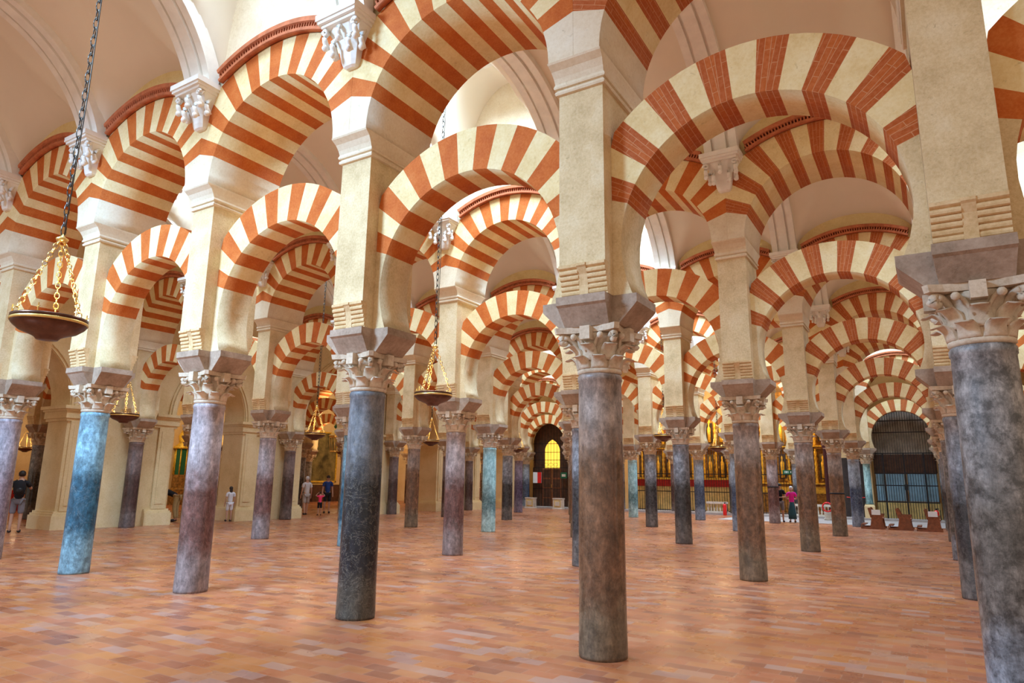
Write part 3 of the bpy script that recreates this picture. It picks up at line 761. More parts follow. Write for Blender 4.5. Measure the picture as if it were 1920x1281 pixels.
# ------------------------------------------------------------------ door with pointed yellow light (bay between x=-21 and x=-18)
t = empty('lattice_door', (-19.5, GY+.3, 0), 'dark wooden double door behind an iron lattice under a pointed yellow window', 'door')
m_ = MB()
for s_ in (-1, 1):
    x0, x1 = sorted((s_*.02, s_*.62)); m_ = MB(); m_.box(x0, x1, .1, .15, .03, 2.28, 'wood' )
    leaf_ = m_.build('door_leaf', t)
    for z in (.1, .62, 1.18, 1.74):
        m_ = MB(); m_.box(x0+.07, x1-.07, .085, .1, z, z+.46, 'door'); m_.build('door_panel', leaf_)
m_ = MB(); m_.box(-1.25, -.64, .1, .15, .03, 2.28, 'door'); m_.box(.64, 1.25, .1, .15, .03, 2.28, 'door')
pw = pointed(.52, 3.2, .80, 8)
ring = [(-1.25, 2.28), (-.52, 2.28), (-.52, 3.2)]+pw+[(.52, 3.2), (.52, 2.28), (1.25, 2.28)]
outer = [(1.26*math.cos(math.radians(a)), LZ+1.26*math.sin(math.radians(a))) for a in range(-10, 191, 10)]
m_.prism(ring+outer, .16, .2, 'door'); m_.build('surround', t)
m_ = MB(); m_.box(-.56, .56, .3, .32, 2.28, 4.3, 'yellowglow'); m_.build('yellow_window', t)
m_ = MB()
for k in range(13):
    x = -1.2+k*.2; zt = LZ+math.sqrt(max(0, 1.2**2-x*x)) if abs(x) < 1.19 else 3.3
    m_.tube([(x, 0, .02), (x, 0, zt)], .012, 'iron', 5)
for z in (1.1, 2.3, 2.75, 3.2, 3.7): m_.box(-1.2, 1.2, -.012, .012, z-.015, z+.015, 'iron')
for cx_ in (-.32, 0, .32):
    m_.tube([(cx_+.14*math.cos(a*PI/8), 0, 2.48+.10*math.sin(a*PI/8)) for a in range(16)], .01, 'iron', 5, True)
m_.build('iron_lattice', t)
m_ = MB(); m_.box(-.03, .03, .04, .09, 1.15, 1.35, 'brass'); m_.build('handle', t)
m_ = MB(); m_.box(-.28, .28, -.02, .02, 0, .62, 'paper'); m_.box(-.28, -.0, -.024, -.02, 0, .62, 'paper'); m_.box(.02, .28, -.024, -.02, 0, .62, 'redpaint')
tag(m_.build('poster', loc=(-20.35, GY+.2, 1.42)), 'red and white poster on the iron lattice left of the dark door', 'poster')
m_ = MB(); m_.box(-.2, .2, -.02, .02, 0, .34, 'greensign'); m_.box(-.12, .12, -.025, -.02, .1, .24, 'balus')
tag(m_.build('exit_sign', loc=(-18.6, GY+.2, 1.7)), 'small dim green sign right of the distant door', 'sign')
for nm, x, lb in (('l', -20.35, 'pale stone block with carved front left of the distant door'), ('r', -18.55, 'pale stone block with carved front right of the distant door')):
    m_ = MB(); m_.stack([(.32, .16, 0), (.32, .16, .05), (.29, .14, .07), (.29, .14, .52), (.31, .16, .55), (.31, .16, .60)], 'balus')
    m_.box(-.2, .2, -.155, -.14, .12, .48, 'ochre'); m_.box(-.14, .14, -.165, -.155, .18, .42, 'balus')
    tag(m_.build('stone_block', loc=(x, GY-.55, 0)), lb, 'stone block')

# ------------------------------------------------------------------ slim blue column of the gate on its plinth
t = empty('column', (-A, GY, 0), 'slender sky-blue marble column on a plinth left of the big iron gate', 'column')
m_ = MB(); m_.stack([(.21, .21, 0), (.21, .21, .62), (.18, .18, .66), (.18, .18, .7)], 'wallc'); m_.build('plinth', t)
m_ = MB(); m_.lathe([(.17, .70), (.18, .73), (.15, .78), (.145, 2.45), (.155, 2.5)], S['teal'], 24); m_.build('shaft', t)
place(cap_me, t); place(imp_me, t)

# ------------------------------------------------------------------ gilded chapels behind the back arcade
def grille(x0, x1, label, step=.12, top=3.3, mat='iron', y=GY+.36):
    t = empty('iron_grille', ((x0+x1)/2, y, .1), label, 'grille'); h = (x1-x0)/2
    m_ = MB()
    n = int((x1-x0)/step)
    for k in range(n+1):
        x = -h+(x1-x0)*k/n; m_.tube([(x, 0, 0), (x, 0, top)], .012, mat, 5)
    m_.build('bars', t)
    m_ = MB()
    for z in (.05, 1.0, 1.9, top): m_.box(-h, h, -.02, .02, z-.02, z+.02, mat)
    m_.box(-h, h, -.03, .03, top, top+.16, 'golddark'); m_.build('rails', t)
    return t
grille(-8.7, -6.3, 'black iron grille before the gilded altar behind the couple')
grille(-11.7, -9.3, 'black iron grille with gold behind it, left of the two visitors chapel')
grille(-14.7, -12.3, 'black iron grille before the dim gilded chapel right of the central column')
grille(-26.7, -24.3, 'thin brass grille before the confessional in the far left chapel', .16, 3.4, 'brass')
def retable(x0, x1, y, label, n=4, top=6.3, seed=1):
    rnd = random.Random(seed); t = empty('gilded_altarpiece', ((x0+x1)/2, y, .1), label, 'altarpiece'); h = (x1-x0)/2
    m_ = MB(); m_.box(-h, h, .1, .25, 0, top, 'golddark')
    for k in range(40):
        x = rnd.uniform(-h, h-.15); z = rnd.uniform(1.5, top-.2); s_ = rnd.uniform(.08, .2)
        m_.box(x, x+s_, .04, .1, z, z+s_*1.5, 'gold')
    m_.build('back_panel', t)
    for z in (1.45, 3.35, 5.1):
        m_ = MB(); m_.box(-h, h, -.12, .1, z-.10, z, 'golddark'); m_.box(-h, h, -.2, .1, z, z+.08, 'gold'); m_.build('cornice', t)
    for tier, (z0, z1) in enumerate(((1.53, 3.25), (3.43, 5.0))):
        for k in range(n+1):
            x = -h+.1+(2*h-.2)*k/n; m_ = MB(); pr = []
            for q in range(21):
                pr.append((.065+.016*math.sin(q*1.9), z0+(z1-z0)*q/20))
            m_.lathe(pr, 'gold', 10, Matrix.Translation((x, -.05, 0))); m_.build('column', t)
        for k in range(n):
            x = -h+.1+(2*h-.2)*(k+.5)/n; m_ = MB(); w = (2*h-.2)/n*.27
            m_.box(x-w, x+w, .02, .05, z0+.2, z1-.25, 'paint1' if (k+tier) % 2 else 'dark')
            m_.lathe([(w*.55, z0+.25), (w*.5, z0+.6), (w*.62, z0+1.0), (w*.2, z0+1.15), (w*.3, z0+1.28), (w*.05, z0+1.4)], 'gold', 10, Matrix.Translation((x, -.02, 0)))
            m_.build('statue', t)
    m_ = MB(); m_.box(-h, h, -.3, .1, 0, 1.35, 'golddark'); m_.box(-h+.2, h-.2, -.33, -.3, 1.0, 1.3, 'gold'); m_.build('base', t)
    return t
retable(-8.9, -4.75, 32.4, 'bright gilded altarpiece with twisted columns behind the couple', 6, 6.3, 1)
retable(-12.0, -9.2, 32.4, 'gilded altarpiece behind the grille left of the marble balustrade', 4, 4.9, 2)
retable(-15.0, -12.2, 32.4, 'shaded gilded altarpiece behind the grille beside the central column', 4, 4.9, 3)
retable(-24.0, -21.9, 32.4, 'narrow gilded altarpiece in the left back chapel', 3, 4.9, 4)
m_ = MB(); m_.lathe([(.30, 0), (.32, .2), (.26, .3), (.25, 3.2), (.29, 3.3), (.33, 3.45)], 'purple', 24)
tag(m_.build('dark_column', loc=(-4.75, 31.2, .1)), 'thick dark polished column beside the gilded altarpiece and black doorway', 'column')
m_ = MB(); m_.box(-.58, .58, 0, .05, 0, 2.7, 'dark'); tag(m_.build('black_doorway', loc=(-3.6, 30.0, .1)), 'tall black doorway between the dark column and the iron gate', 'doorway')  # flat dark panel, darkness of the opening painted as colour
m_ = MB(); m_.box(-.58, .58, 0, .05, 0, 3.9, 'wallc'); struct(m_.build('wall_doorhead', loc=(-3.6, 30.0, 2.8)))
def altar_cloth(x, lb, w):
    t = empty('altar_table', (x, 31.4, .1), lb, 'altar')
    m_ = MB(); m_.box(-w, w, -.3, .3, 0, 1.25, 'ochre'); m_.build('table', t)
    m_ = MB(); m_.box(-w-.02, w+.02, -.33, .33, 1.25, 1.62, 'redcloth'); m_.build('red_cloth', t)
    m_ = MB(); m_.box(-w-.04, w+.04, -.36, .36, 1.62, 1.72, 'gold'); m_.build('gilded_top', t)
altar_cloth(-10.6, 'altar table with red cloth and gilded top in the second back chapel', 1.2)
altar_cloth(-13.6, 'altar table with red cloth in the shaded back chapel', 1.1)
# balustrades
def balustrade(x0, x1, y, label):
    t = empty('balustrade', ((x0+x1)/2, y, .1), label, 'balustrade'); h = (x1-x0)/2
    m_ = MB(); m_.box(-h, h, -.09, .09, .44, .54, 'balus'); m_.build('rail', t)
    m_ = MB(); m_.box(-h, h, -.09, .09, 0, .08, 'balus'); m_.build('plinth', t)
    n = int(2*h/.14)
    for k in range(n):
        m_ = MB(); m_.lathe([(.035, .08), (.045, .14), (.05, .2), (.025, .32), (.045, .42), (.045, .44)], 'balus', 8, Matrix.Translation((-h+2*h*(k+.5)/n, 0, 0))); m_.build('baluster', t)
balustrade(-6.2, -4.2, GY-.28, 'low pale marble balustrade behind the couple')
balustrade(-10.3, -9.25, GY-.28, 'low pale marble balustrade beside the red fire extinguisher')
# far left: bright glazed gate
t = empty('glazed_gate', (-28.5, GY+.35, 0), 'bright daylit glazed gate with ochre lintel at the far left back', 'gate')
m_ = MB(); arch_fill(m_, 1.26, .0, .2, .23, 'daylight'); m_.build('glass', t)
m_ = MB()
for k in range(19):
    x = -1.2+k*.1333; m_.tube([(x, 0, .02), (x, 0, 3.0)], .014, 'slate', 5)
for k in range(9):
    a = PI*k/8; m_.tube([(.25*math.cos(a), 0, 3.3+.25*math.sin(a)), (1.2*math.cos(a), 0, 3.5+1.2*math.sin(a))], .014, 'slate', 5)
for z in (.85, 1.5, 2.1, 2.7): m_.box(-1.2, 1.2, -.02, .02, z, z+.05, 'slate')
m_.box(-1.2, 1.2, -.03, .03, .75, .82, 'redpaint')
m_.build('bars', t)
m_ = MB(); m_.box(-1.25, 1.25, -.06, .06, 3.0, 3.24, 'ochre'); m_.build('lintel', t)
m_ = MB(); m_.box(-.1, .1, -.1, .1, 0, .75, 'ochre'); m_.box(-.9, .9, -.14, .14, .62, .7, 'balus'); m_.build('table', t)
# confessional
t = empty('confessional', (-25.2, 31.6, .1), 'orange-brown wooden confessional in the far left back chapel', 'confessional')
m_ = MB(); m_.box(-.8, .8, -.35, .35, 0, 1.9, 'wood'); m_.box(-.86, .86, -.4, .4, 1.9, 2.0, 'ochre'); m_.build('body', t)
m_ = MB(); m_.box(-.3, .3, -.38, -.35, 1.0, 1.6, 'ochre'); m_.build('lattice_window', t)
# far left room: painting, curtain, cabinet, altar
t = empty('painting', (-35.9, 27.3, 1.35), 'large dark golden painting on the far left wall behind the man in blue', 'painting')
m_ = MB(); m_.box(0, .06, -1.15, 1.15, 0, 3.2, 'paint1'); m_.build('canvas', t)
m_ = MB()
for y0, y1, z0, z1 in ((-1.25, -1.15, -.1, 3.3), (1.15, 1.25, -.1, 3.3), (-1.25, 1.25, -.1, 0), (-1.25, 1.25, 3.2, 3.3)): m_.box(0, .12, y0, y1, z0, z1, 'gold')
m_.build('frame', t)
m_ = MB(); m_.box(0, .6, -1.2, 1.2, 0, 1.1, 'door'); m_.box(-.02, .62, -1.25, 1.25, 1.1, 1.16, 'ochre'); tag(m_.build('cabinet', loc=(-35.9, 27.3, 0)), 'long dark cabinet under the big painting, far left room', 'cabinet')
m_ = MB()
for k in range(12): m_.lathe([(.09, 0), (.085, 1.3), (.08, 2.6)], 'purple', 10, Matrix.Translation((0, -.8+k*.145, 0)))
tag(m_.build('curtain', loc=(-35.7, 25.2, .02)), 'dark purple curtain behind the old man, far left room', 'curtain')
t = empty('candle_altar', (-35.7, 16.9, 0), 'tall gilt and green glass shrine glimpsed beyond the bending visitor', 'shrine')
m_ = MB(); m_.lathe([(.5, 0), (.55, .8), (.42, .9), (.40, 1.6)], 'golddark', 8, smooth=False); m_.build('base', t)
m_ = MB(); m_.lathe([(.38, 1.6), (.38, 3.0)], 'greensign', 8, smooth=False)
for k in range(8):
    a = PI/4*k; m_.tube([(.39*math.cos(a), .39*math.sin(a), 1.6), (.39*math.cos(a), .39*math.sin(a), 3.0)], .035, 'gold', 6)
m_.build('glass_case', t)
m_ = MB(); m_.lathe([(.5, 3.0), (.5, 3.1), (.25, 3.3), (.3, 3.7), (.1, 4.1), (.14, 4.4), (.03, 4.7)], 'gold', 12); m_.build('canopy', t)
m_ = MB(); m_.box(-.15, .15, -1.6, 1.6, 0, .85, 'redcloth'); tag(m_.build('red_barrier', loc=(-33.5, 8.6, 0)), 'low red cloth barrier beyond the man with the backpack', 'barrier')
# green exit sign, column bands, rope
m_ = MB(); m_.box(-.31, .31, -.02, .02, 0, .2, 'greensign')
for x, w in ((-.24, .02), (-.19, .05), (-.10, .03), (.12, .05)): m_.box(x, x+w, -.024, -.02, .05, .15, 'paper')
m_.prism([(.0, .10), (.06, .15), (.06, .05)], -.024, -.02, 'paper')
tag(m_.build('exit_sign', loc=(-6.35, GY+.3, 2.02)), 'green sign with white marks on the grille above the couple', 'sign')
for (x, y, z, lb) in ((-6, B*4, 1.4, 'black strap around the mauve column left of the couple'), (-3, B*3, 1.25, 'black strap around the brown column nearest the red ring, right of the couple')):
    m_ = MB(); m_.lathe([(.213, 0), (.222, .003), (.222, .037), (.213, .04)], 'black', 32, cap=False)
    tag(m_.build('strap', loc=(x, y, z)), lb, 'strap')
# extinguishers
def extinguisher(loc, lb):
    t = empty('fire_extinguisher', loc, lb, 'fire extinguisher')
    m_ = MB(); m_.lathe([(.02, 0), (.085, .01), (.09, .03), (.09, .46), (.07, .53), (.03, .56)], 'redpaint', 20); m_.build('cylinder', t)
    m_ = MB(); m_.lathe([(.025, .56), (.03, .6), (.02, .62)], 'black', 10); m_.box(-.02, .1, -.012, .012, .61, .63, 'black'); m_.build('valve', t)
    m_ = MB(); m_.tube([(.02, -.02, .6), (.12, -.04, .55), (.13, -.03, .3), (.11, -.02, .12)], .012, 'black', 6); m_.build('hose', t)
extinguisher((-9.32, GY-.62, 0), 'red fire extinguisher standing beside the left marble balustrade')
extinguisher((-.45, 27.6, .012), 'red fire extinguisher right of the iron gate beside the pews')
t = empty('ring_stand', (-4.55, 27.6, .012), 'red ring on a pale round stand right of the woman in magenta', 'stand')
m_ = MB(); m_.lathe([(.16, 0), (.17, .05), (.13, .12), (.16, .32), (.19, .34)], 'balus', 20); m_.build('stand', t)
m_ = MB(); m_.tube([(.19*math.cos(a*PI/10), 0, .56+.19*math.sin(a*PI/10)) for a in range(20)], .035, 'redpaint', 8, True); m_.build('red_ring', t)
m_ = MB(); m_.tube([(-3.9, 29.2, 1.0), (-3.5, 29.2, .97), (-3.15, 29.2, 1.0)], .02, 'redpaint', 6)
tag(m_.build('barrier_tape', loc=(0, 0, 0)), 'red barrier tape across the black doorway', 'barrier tape')

# ------------------------------------------------------------------ pews with kneelers
def make_pew(lb, loc, paper):
    t = empty('pew', loc, lb, 'pew')
    m_ = MB()
    for y in (-.5, .46): m_.box(-.40, .38, y, y+.04, 0, .07, 'wood')
    m_.build('base_rail', t)
    for y in (-.5, .46):
        m_ = MB(); m_.prism([(-.10, .07), (.34, .07), (.30, .40), (.34, .52), (.04, .52), (-.06, .74), (-.13, .74), (-.04, .38)], y, y+.04, 'wood'); m_.build('end_panel', t)
    m_ = MB(); m_.box(-.02, .34, -.46, .46, .36, .40, 'wood'); m_.build('seat', t)
    T = Matrix.Translation((-.05, 0, .40)) @ Matrix.Rotation(-.22, 4, 'Y'); m_ = MB(); m_.box(-.02, .01, -.46, .46, .0, .33, 'wood', T); m_.build('backrest', t)
    m_ = MB(); m_.box(-.38, -.24, -.46, .46, .14, .18, 'wood'); m_.box(-.40, -.37, -.46, -.42, .07, .14, 'wood'); m_.box(-.40, -.37, .42, .46, .07, .14, 'wood'); m_.build('kneeler', t)
    if paper:
        m_ = MB(); m_.box(-.02, .26, -.52, -.505, .50, .68, 'paper'); m_.build('notice', t)
make_pew('red-brown wooden pew with a white sheet, leftmost of the three by the iron gate', (-2.42, 22.75, 0), True)
make_pew('red-brown wooden pew in the middle of the three by the iron gate', (-1.55, 22.7, 0), False)
make_pew('red-brown wooden pew with a white sheet, rightmost of the three by the iron gate', (-.68, 22.6, 0), True)

# ------------------------------------------------------------------ people
def skin_mesh(name, pts, edges, radii, mat, parent, root=0, sub=2):
    me = bpy.data.meshes.new(name); me.from_pydata(pts, edges, []); o = bpy.data.objects.new(name, me); C.objects.link(o)
    md = o.modifiers.new('s', 'SKIN'); md.use_smooth_shade = True
    for k, r_ in enumerate(radii):
        v = me.skin_vertices[0].data[k]; v.radius = r_ if isinstance(r_, tuple) else (r_, r_)
        v.use_root = (k == root)
    sb = o.modifiers.new('b', 'SUBSURF'); sb.levels = sub; sb.render_levels = sub
    dg = bpy.context.evaluated_depsgraph_get(); ev = o.evaluated_get(dg)
    nm = bpy.data.meshes.new_from_object(ev); o.modifiers.clear(); o.data = nm
    nm.materials.clear(); nm.materials.append(M[mat]); nm.name = name
    o.parent = parent; return o
def person(label, loc, rz, H, shirt, bottom, hair, pose='stand', skirt=False, longhair=False, cap=False, long=False, hairmat='hairdark'):
    t = empty('person', loc, label, 'person', None, rz)
    J = {'pel': (0, 0, .53), 'wai': (0, 0, .61), 'che': (0, .005, .72), 'nb': (0, .01, .815), 'nk': (0, 0, .855), 'hd': (0, -.012, .905), 'ht': (0, -.008, .955)}
    for s_, k in ((-1, 'l'), (1, 'r')):
        J['sh'+k] = (s_*.098, .01, .795); J['el'+k] = (s_*.125, .015, .635); J['wr'+k] = (s_*.135, -.02, .50); J['ha'+k] = (s_*.135, -.035, .46)
        J['hi'+k] = (s_*.05, 0, .505); J['kn'+k] = (s_*.058, -.008, .285); J['an'+k] = (s_*.06, .012, .045); J['to'+k] = (s_*.07, -.085, .018)
    if pose == 'photo':
        for s_, k in ((-1, 'l'), (1, 'r')): J['el'+k] = (s_*.15, -.07, .70); J['wr'+k] = (s_*.06, -.16, .80); J['ha'+k] = (s_*.045, -.18, .83)
    if pose == 'hands_on_head':
        for s_, k in ((-1, 'l'), (1, 'r')): J['el'+k] = (s_*.20, -.01, .82); J['wr'+k] = (s_*.10, -.03, .93); J['ha'+k] = (s_*.06, -.04, .955)
    if pose == 'folded':
        for s_, k in ((-1, 'l'), (1, 'r')): J['el'+k] = (s_*.135, 0, .65); J['wr'+k] = (s_*.03, -.10, .64); J['ha'+k] = (-s_*.01, -.11, .645)
    if pose == 'walk':
        J['knl'] = (-.055, -.06, .29); J['anl'] = (-.055, -.07, .045); J['tol'] = (-.06, -.16, .02); J['knr'] = (.055, .03, .28); J['anr'] = (.055, .10, .055); J['tor'] = (.06, .02, .018)
    if pose == 'bend':
        def bendp(p, piv=(0, 0, .53), a=1.25):
            y, z = p[1]-piv[1], p[2]-piv[2]; return (p[0], piv[1]+y*math.cos(a)-z*math.sin(a), piv[2]+y*math.sin(a)*-1*-1+z*math.cos(a))
        for k in list(J):
            if k[:2] in ('wa', 'ch', 'nb', 'nk', 'hd', 'ht', 'sh', 'el', 'wr', 'ha'): J[k] = bendp(J[k])
        for s_, k in ((-1, 'l'), (1, 'r')):
            sx, sy, sz = J['sh'+k]; J['el'+k] = (sx, sy-.02, sz-.16); J['wr'+k] = (sx*.8, sy-.07, sz-.29); J['ha'+k] = (sx*.8, sy-.08, sz-.33)
        J['knr'] = (.055, -.03, .285)
    P = lambda k: Vector(J[k])*H
    # body: one continuous skinned surface including fingers and nose
    pts = [P('pel')]; rad = [(.062*H, .05*H)]; ed = []; ix = {'pel': 0}
    def add(name, p, par, r_):
        ix[name] = len(pts); pts.append(Vector(p)); rad.append(r_ if isinstance(r_, tuple) else (r_, r_)); ed.append((ix[par], ix[name]))
    add('wai', P('wai'), 'pel', (.058*H, .045*H)); add('che', P('che'), 'wai', (.07*H, .052*H)); add('nb', P('nb'), 'che', (.05*H, .04*H)); add('nk', P('nk'), 'nb', .030*H)
    add('hd', P('hd'), 'nk', (.043*H, .050*H)); add('ht', P('ht'), 'hd', (.040*H, .046*H))
    for k in 'lr':
        add('sh'+k, P('sh'+k), 'nb', .033*H); add('el'+k, P('el'+k), 'sh'+k, .023*H); add('wr'+k, P('wr'+k), 'el'+k, .014*H); add('ha'+k, P('ha'+k), 'wr'+k, (.020*H, .011*H))
        d_ = (P('ha'+k)-P('wr'+k)).normalized(); sd = Vector((0, 1, 0)) if abs(d_.y) < .7 else Vector((1, 0, 0)); sd = (sd-d_*sd.dot(d_)).normalized()
        for q in range(4): add(f'f{q}{k}', P('ha'+k)+d_*(.042+.006*(q in (1, 2)))*H+sd*(.0115*(q-1.5))*H, 'ha'+k, .0052*H)
        add('th'+k, P('wr'+k)+d_*.035*H-sd*.028*H, 'wr'+k, .006*H)
        add('hi'+k, P('hi'+k), 'pel', .05*H); add('kn'+k, P('kn'+k), 'hi'+k, .032*H); add('an'+k, P('an'+k), 'kn'+k, .019*H); add('to'+k, P('to'+k), 'an'+k, (.024*H, .014*H))
    b_ = skin_mesh('body', [tuple(p) for p in pts], ed, rad, 'skin', t, 0, 1)
    # face details are children of the head
    fwd = Vector((0, -1, 0)); up = Vector((0, 0, 1))
    if pose == 'bend': fwd = Vector((0, -.35, -.93)); up = Vector((0, -.93, .35))
    side = Vector((1, 0, 0)); hc = (P('hd')+P('ht'))/2
    m_ = MB(); m_.ball(hc+fwd*.052*H-up*.012*H, .009*H, 'skin', 8, 6)
    for s_ in (-1, 1):
        m_.ball(hc+fwd*.045*H+side*s_*.017*H+up*.002*H, .0055*H, 'black', 6, 5); m_.ball(hc+side*s_*.046*H-up*.008*H, .010*H, 'skin', 8, 6)
    m_.ball(hc+fwd*.044*H-up*.033*H, .008*H, 'redcloth', 6, 5, (1.5, .6, .5)); m_.build('face', t)
    if hair:
        m_ = MB(); m_.ball(hc+up*.018*H-fwd*.010*H, .056*H, hairmat, 14, 10, (.92, 1.0, .98))
        if longhair:
            m_.ball(hc-fwd*.038*H-up*.05*H, .046*H, hairmat, 12, 8, (1, .6, 1.9))
        m_.build('cap' if cap else 'hair', t)
    # shirt
    k2 = ['pel', 'wai', 'che', 'nb', 'shl', 'shr', 'ul', 'ur']
    J['ul'] = tuple(Vector(J['shl']).lerp(Vector(J['ell']), .62)); J['ur'] = tuple(Vector(J['shr']).lerp(Vector(J['elr']), .62))
    J['lo'] = tuple(Vector(J['pel'])+Vector((0, 0, -.02)))
    k2 = ['lo', 'wai', 'che', 'nb', 'shl', 'shr', 'ul', 'ur']
    skin_mesh('shirt', [tuple(P(k)) for k in k2], [(0, 1), (1, 2), (2, 3), (3, 4), (3, 5), (4, 6), (5, 7)],
              [(.075*H, .062*H), (.070*H, .058*H), (.082*H, .064*H), (.058*H, .048*H), .043*H, .043*H, .037*H, .037*H], shirt, t, 0, 2)
    if skirt:
        m_ = MB(); m_.lathe([(.11*H, .10*H), (.10*H, .25*H), (.085*H, .42*H), (.065*H, .56*H)], bottom, 20); m_.build('skirt', t)
    else:
        fr = .95 if long else .72
        for k in 'lr': J['c'+k] = tuple(Vector(J['kn'+k]).lerp(Vector(J['an'+k]), .9) if long else Vector(J['hi'+k]).lerp(Vector(J['kn'+k]), .95))
        kk = ['pel', 'hil', 'hir', 'knl', 'knr', 'cl', 'cr'] if long else ['pel', 'hil', 'hir', 'cl', 'cr']
        e_ = [(0, 1), (0, 2), (1, 3), (2, 4)]+([(3, 5), (4, 6)] if long else [])
        r_ = [(.072*H, .06*H), .058*H, .058*H]+([.042*H, .042*H, .03*H, .03*H] if long else [.046*H, .046*H])
        skin_mesh('trousers' if long else 'shorts', [tuple(P(k)) for k in kk], e_, r_, bottom, t, 0, 2)
    m_ = MB()
    for k in 'lr':
        a = P('an'+k); b2 = P('to'+k); c_ = (a+b2)/2
        m_.ball(Vector((c_.x, c_.y, max(c_.z, .03*H))), .030*H, 'shoe', 10, 6, (1.0, 2.0, .95))
    m_.build('shoes', t)
    return t
def face_to(x, y, tx, ty): return math.atan2(ty-y, tx-x)+PI/2   # local -Y turned towards the target
p1 = person('man in black shirt and dark shorts with raised hands, seen from behind at far left', (-20.95, 2.9, 0), face_to(-20.95, 2.9, -34, 9.5), 1.6, 'black', 'greycloth', True, 'photo')
t = empty('backpack', (-20.95, 2.9, 0), 'black backpack worn by the man at the far left', 'backpack', None, p1.rotation_euler[2])
m_ = MB(); T = Matrix.Translation((0, .185, 1.17)); m_.ball((0, .185, 1.16), .15, 'black', 14, 10, (.95, .5, 1.35)); m_.build('bag', t)
m_ = MB(); m_.ball((0, .245, 1.08), .09, 'iron', 12, 8, (1, .45, .9)); m_.build('pocket', t)
for s_ in (-1, 1):
    m_ = MB(); m_.tube([(s_*.09, .14, 1.32), (s_*.095, .03, 1.36), (s_*.10, -.10, 1.25), (s_*.11, -.08, 1.1), (s_*.12, .08, 1.0)], .014, 'iron', 6); m_.build('strap', t)
person('visitor in dark top and khaki trousers bending over beyond the mauve column', (-22.4, 8.30, 0), face_to(-22.4, 8.30, -25, 5.9), 1.62, 'black', 'khaki', True, 'bend', long=True)
person('girl with long dark hair in white clothes right of the mauve column', (-21.35, 9.6, 0), face_to(-21.35, 9.6, -30, 12), 1.19, 'whitecloth', 'whitecloth', True, 'stand', longhair=True)
person('man in pale shirt, cap and grey shorts walking beside a child in pink', (-22.9, 14.4, 0), face_to(-22.9, 14.4, -32, 18), 1.59, 'whitecloth', 'greyshort', True, 'walk', cap=True, hairmat='whitecloth')
person('small child in pink shirt and black shorts with hands on the head', (-22.3, 14.62, 0), face_to(-22.3, 14.62, -32, 20), .97, 'pink', 'black', True, 'hands_on_head')
person('man in navy shirt and black shorts right of the child in pink', (-23.35, 16.0, 0), face_to(-23.35, 16, -12, 8), 1.65, 'navy', 'black', True, 'stand')
person('man in black shirt and grey shorts beside the woman in magenta', (-5.85, 23.95, .012), face_to(-5.85, 23.9, -2, 12), 1.56, 'black', 'greycloth', True, 'folded')
person('white-haired woman in magenta top and long dark skirt, seen from behind', (-5.45, 24.25, .012), face_to(-5.5, 24.1, -8, 34), 1.45, 'magenta', 'teal', True, 'folded', skirt=True, hairmat='hairwhite')
# drop the unlinked prototypes
for o in [o for o in bpy.data.objects if o.name not in scene.objects]: bpy.data.objects.remove(o)

CAMP = [1268.353757, 0.203687, -0.552379, 0.014062, 1.501936, -0.382958, -5.885533]
WORLD = .43; SKYP = 400; EXPO = .80; BACKP = 850; LAMPW = 12; CHP = 2.2

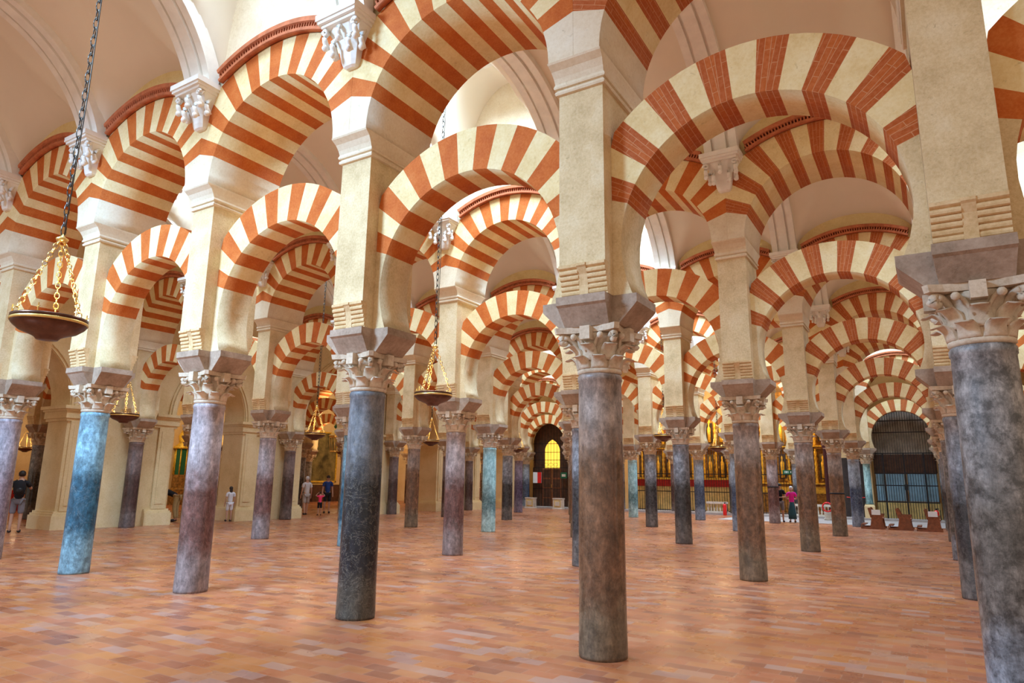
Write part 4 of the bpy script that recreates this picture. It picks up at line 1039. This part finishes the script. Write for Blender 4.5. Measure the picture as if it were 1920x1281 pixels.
# ------------------------------------------------------------------ camera
f, pitch, yaw, roll, ch, ccx, ccy = CAMP
d = Vector((math.sin(yaw)*math.cos(pitch), math.cos(yaw)*math.cos(pitch), math.sin(pitch)))
r = Vector((math.cos(yaw), -math.sin(yaw), 0)); u = r.cross(d)
r2 = r*math.cos(roll)+u*math.sin(roll); u2 = -r*math.sin(roll)+u*math.cos(roll)
cd = bpy.data.cameras.new('camera'); cam = bpy.data.objects.new('camera', cd); C.objects.link(cam)
cd.sensor_width = 36; cd.sensor_fit = 'HORIZONTAL'; cd.lens = f/1920*36; cd.clip_end = 200
mw = Matrix((r2, u2, -d)).transposed().to_4x4(); mw.translation = Vector((ccx, ccy, ch)); cam.matrix_world = mw
scene.camera = cam

# ------------------------------------------------------------------ light
w = bpy.data.worlds.new('world'); scene.world = w; w.use_nodes = True
bg = w.node_tree.nodes['Background']; bg.inputs[0].default_value = (1.0, .88, .72, 1); bg.inputs[1].default_value = WORLD
def area(name, loc, rot, sx, sy, power, col):
    l = bpy.data.lights.new(name, 'AREA'); l.shape = 'RECTANGLE'; l.size = sx; l.size_y = sy; l.energy = power; l.color = col; l.spread = math.radians(125)
    o = bpy.data.objects.new(name, l); C.objects.link(o); o.location = loc; o.rotation_euler = rot; return o
for (x, y, k, i) in pane_bays:
    area('skylight_daylight', (x, y, 9.95), (0, 0, 0), .9, 2.8, SKYP*(1.0 if i == 2 else .6)*(.35 if k < 0 else .85), (.50, .74, 1.0))
area('skylight_daylight', (-10.0, -9.2, 8.6), (math.radians(48), 0, 0), 2.6, 2.0, BACKP, (.36, .64, 1.0))  # added blue fill behind the camera, no skylight modelled there
for k, (x, y, z) in enumerate(LP):
    l = bpy.data.lights.new('lamp_bulb', 'POINT'); l.energy = LAMPW; l.color = (1, .70, .40); l.shadow_soft_size = .12  # warm fill added above each bowl; the lamps themselves look unlit
    o = bpy.data.objects.new('lamp_bulb', l); C.objects.link(o); o.location = (x, y, z+.22)
for (x, y, z, p) in ((-7, 31.0, 5.3, 60), (-10.6, 31.0, 5.3, 45), (-13.6, 31.0, 5.3, 20), (-25.2, 31.0, 5.3, 40), (-33, 14, 5, 60), (-31, 25, 5, 80), (-33, 5, 4, 25)):
    l = bpy.data.lights.new('chapel_spot', 'POINT'); l.energy = p*CHP; l.color = (1, .72, .38); l.shadow_soft_size = .25  # added warm fill for the chapels and far left room, no fixtures
    o = bpy.data.objects.new('chapel_spot', l); C.objects.link(o); o.location = (x, y, z)
scene.view_settings.view_transform = 'Standard'; scene.view_settings.look = 'None'
scene.view_settings.gamma = 1; scene.view_settings.use_curve_mapping = False
scene.view_settings.exposure = EXPO
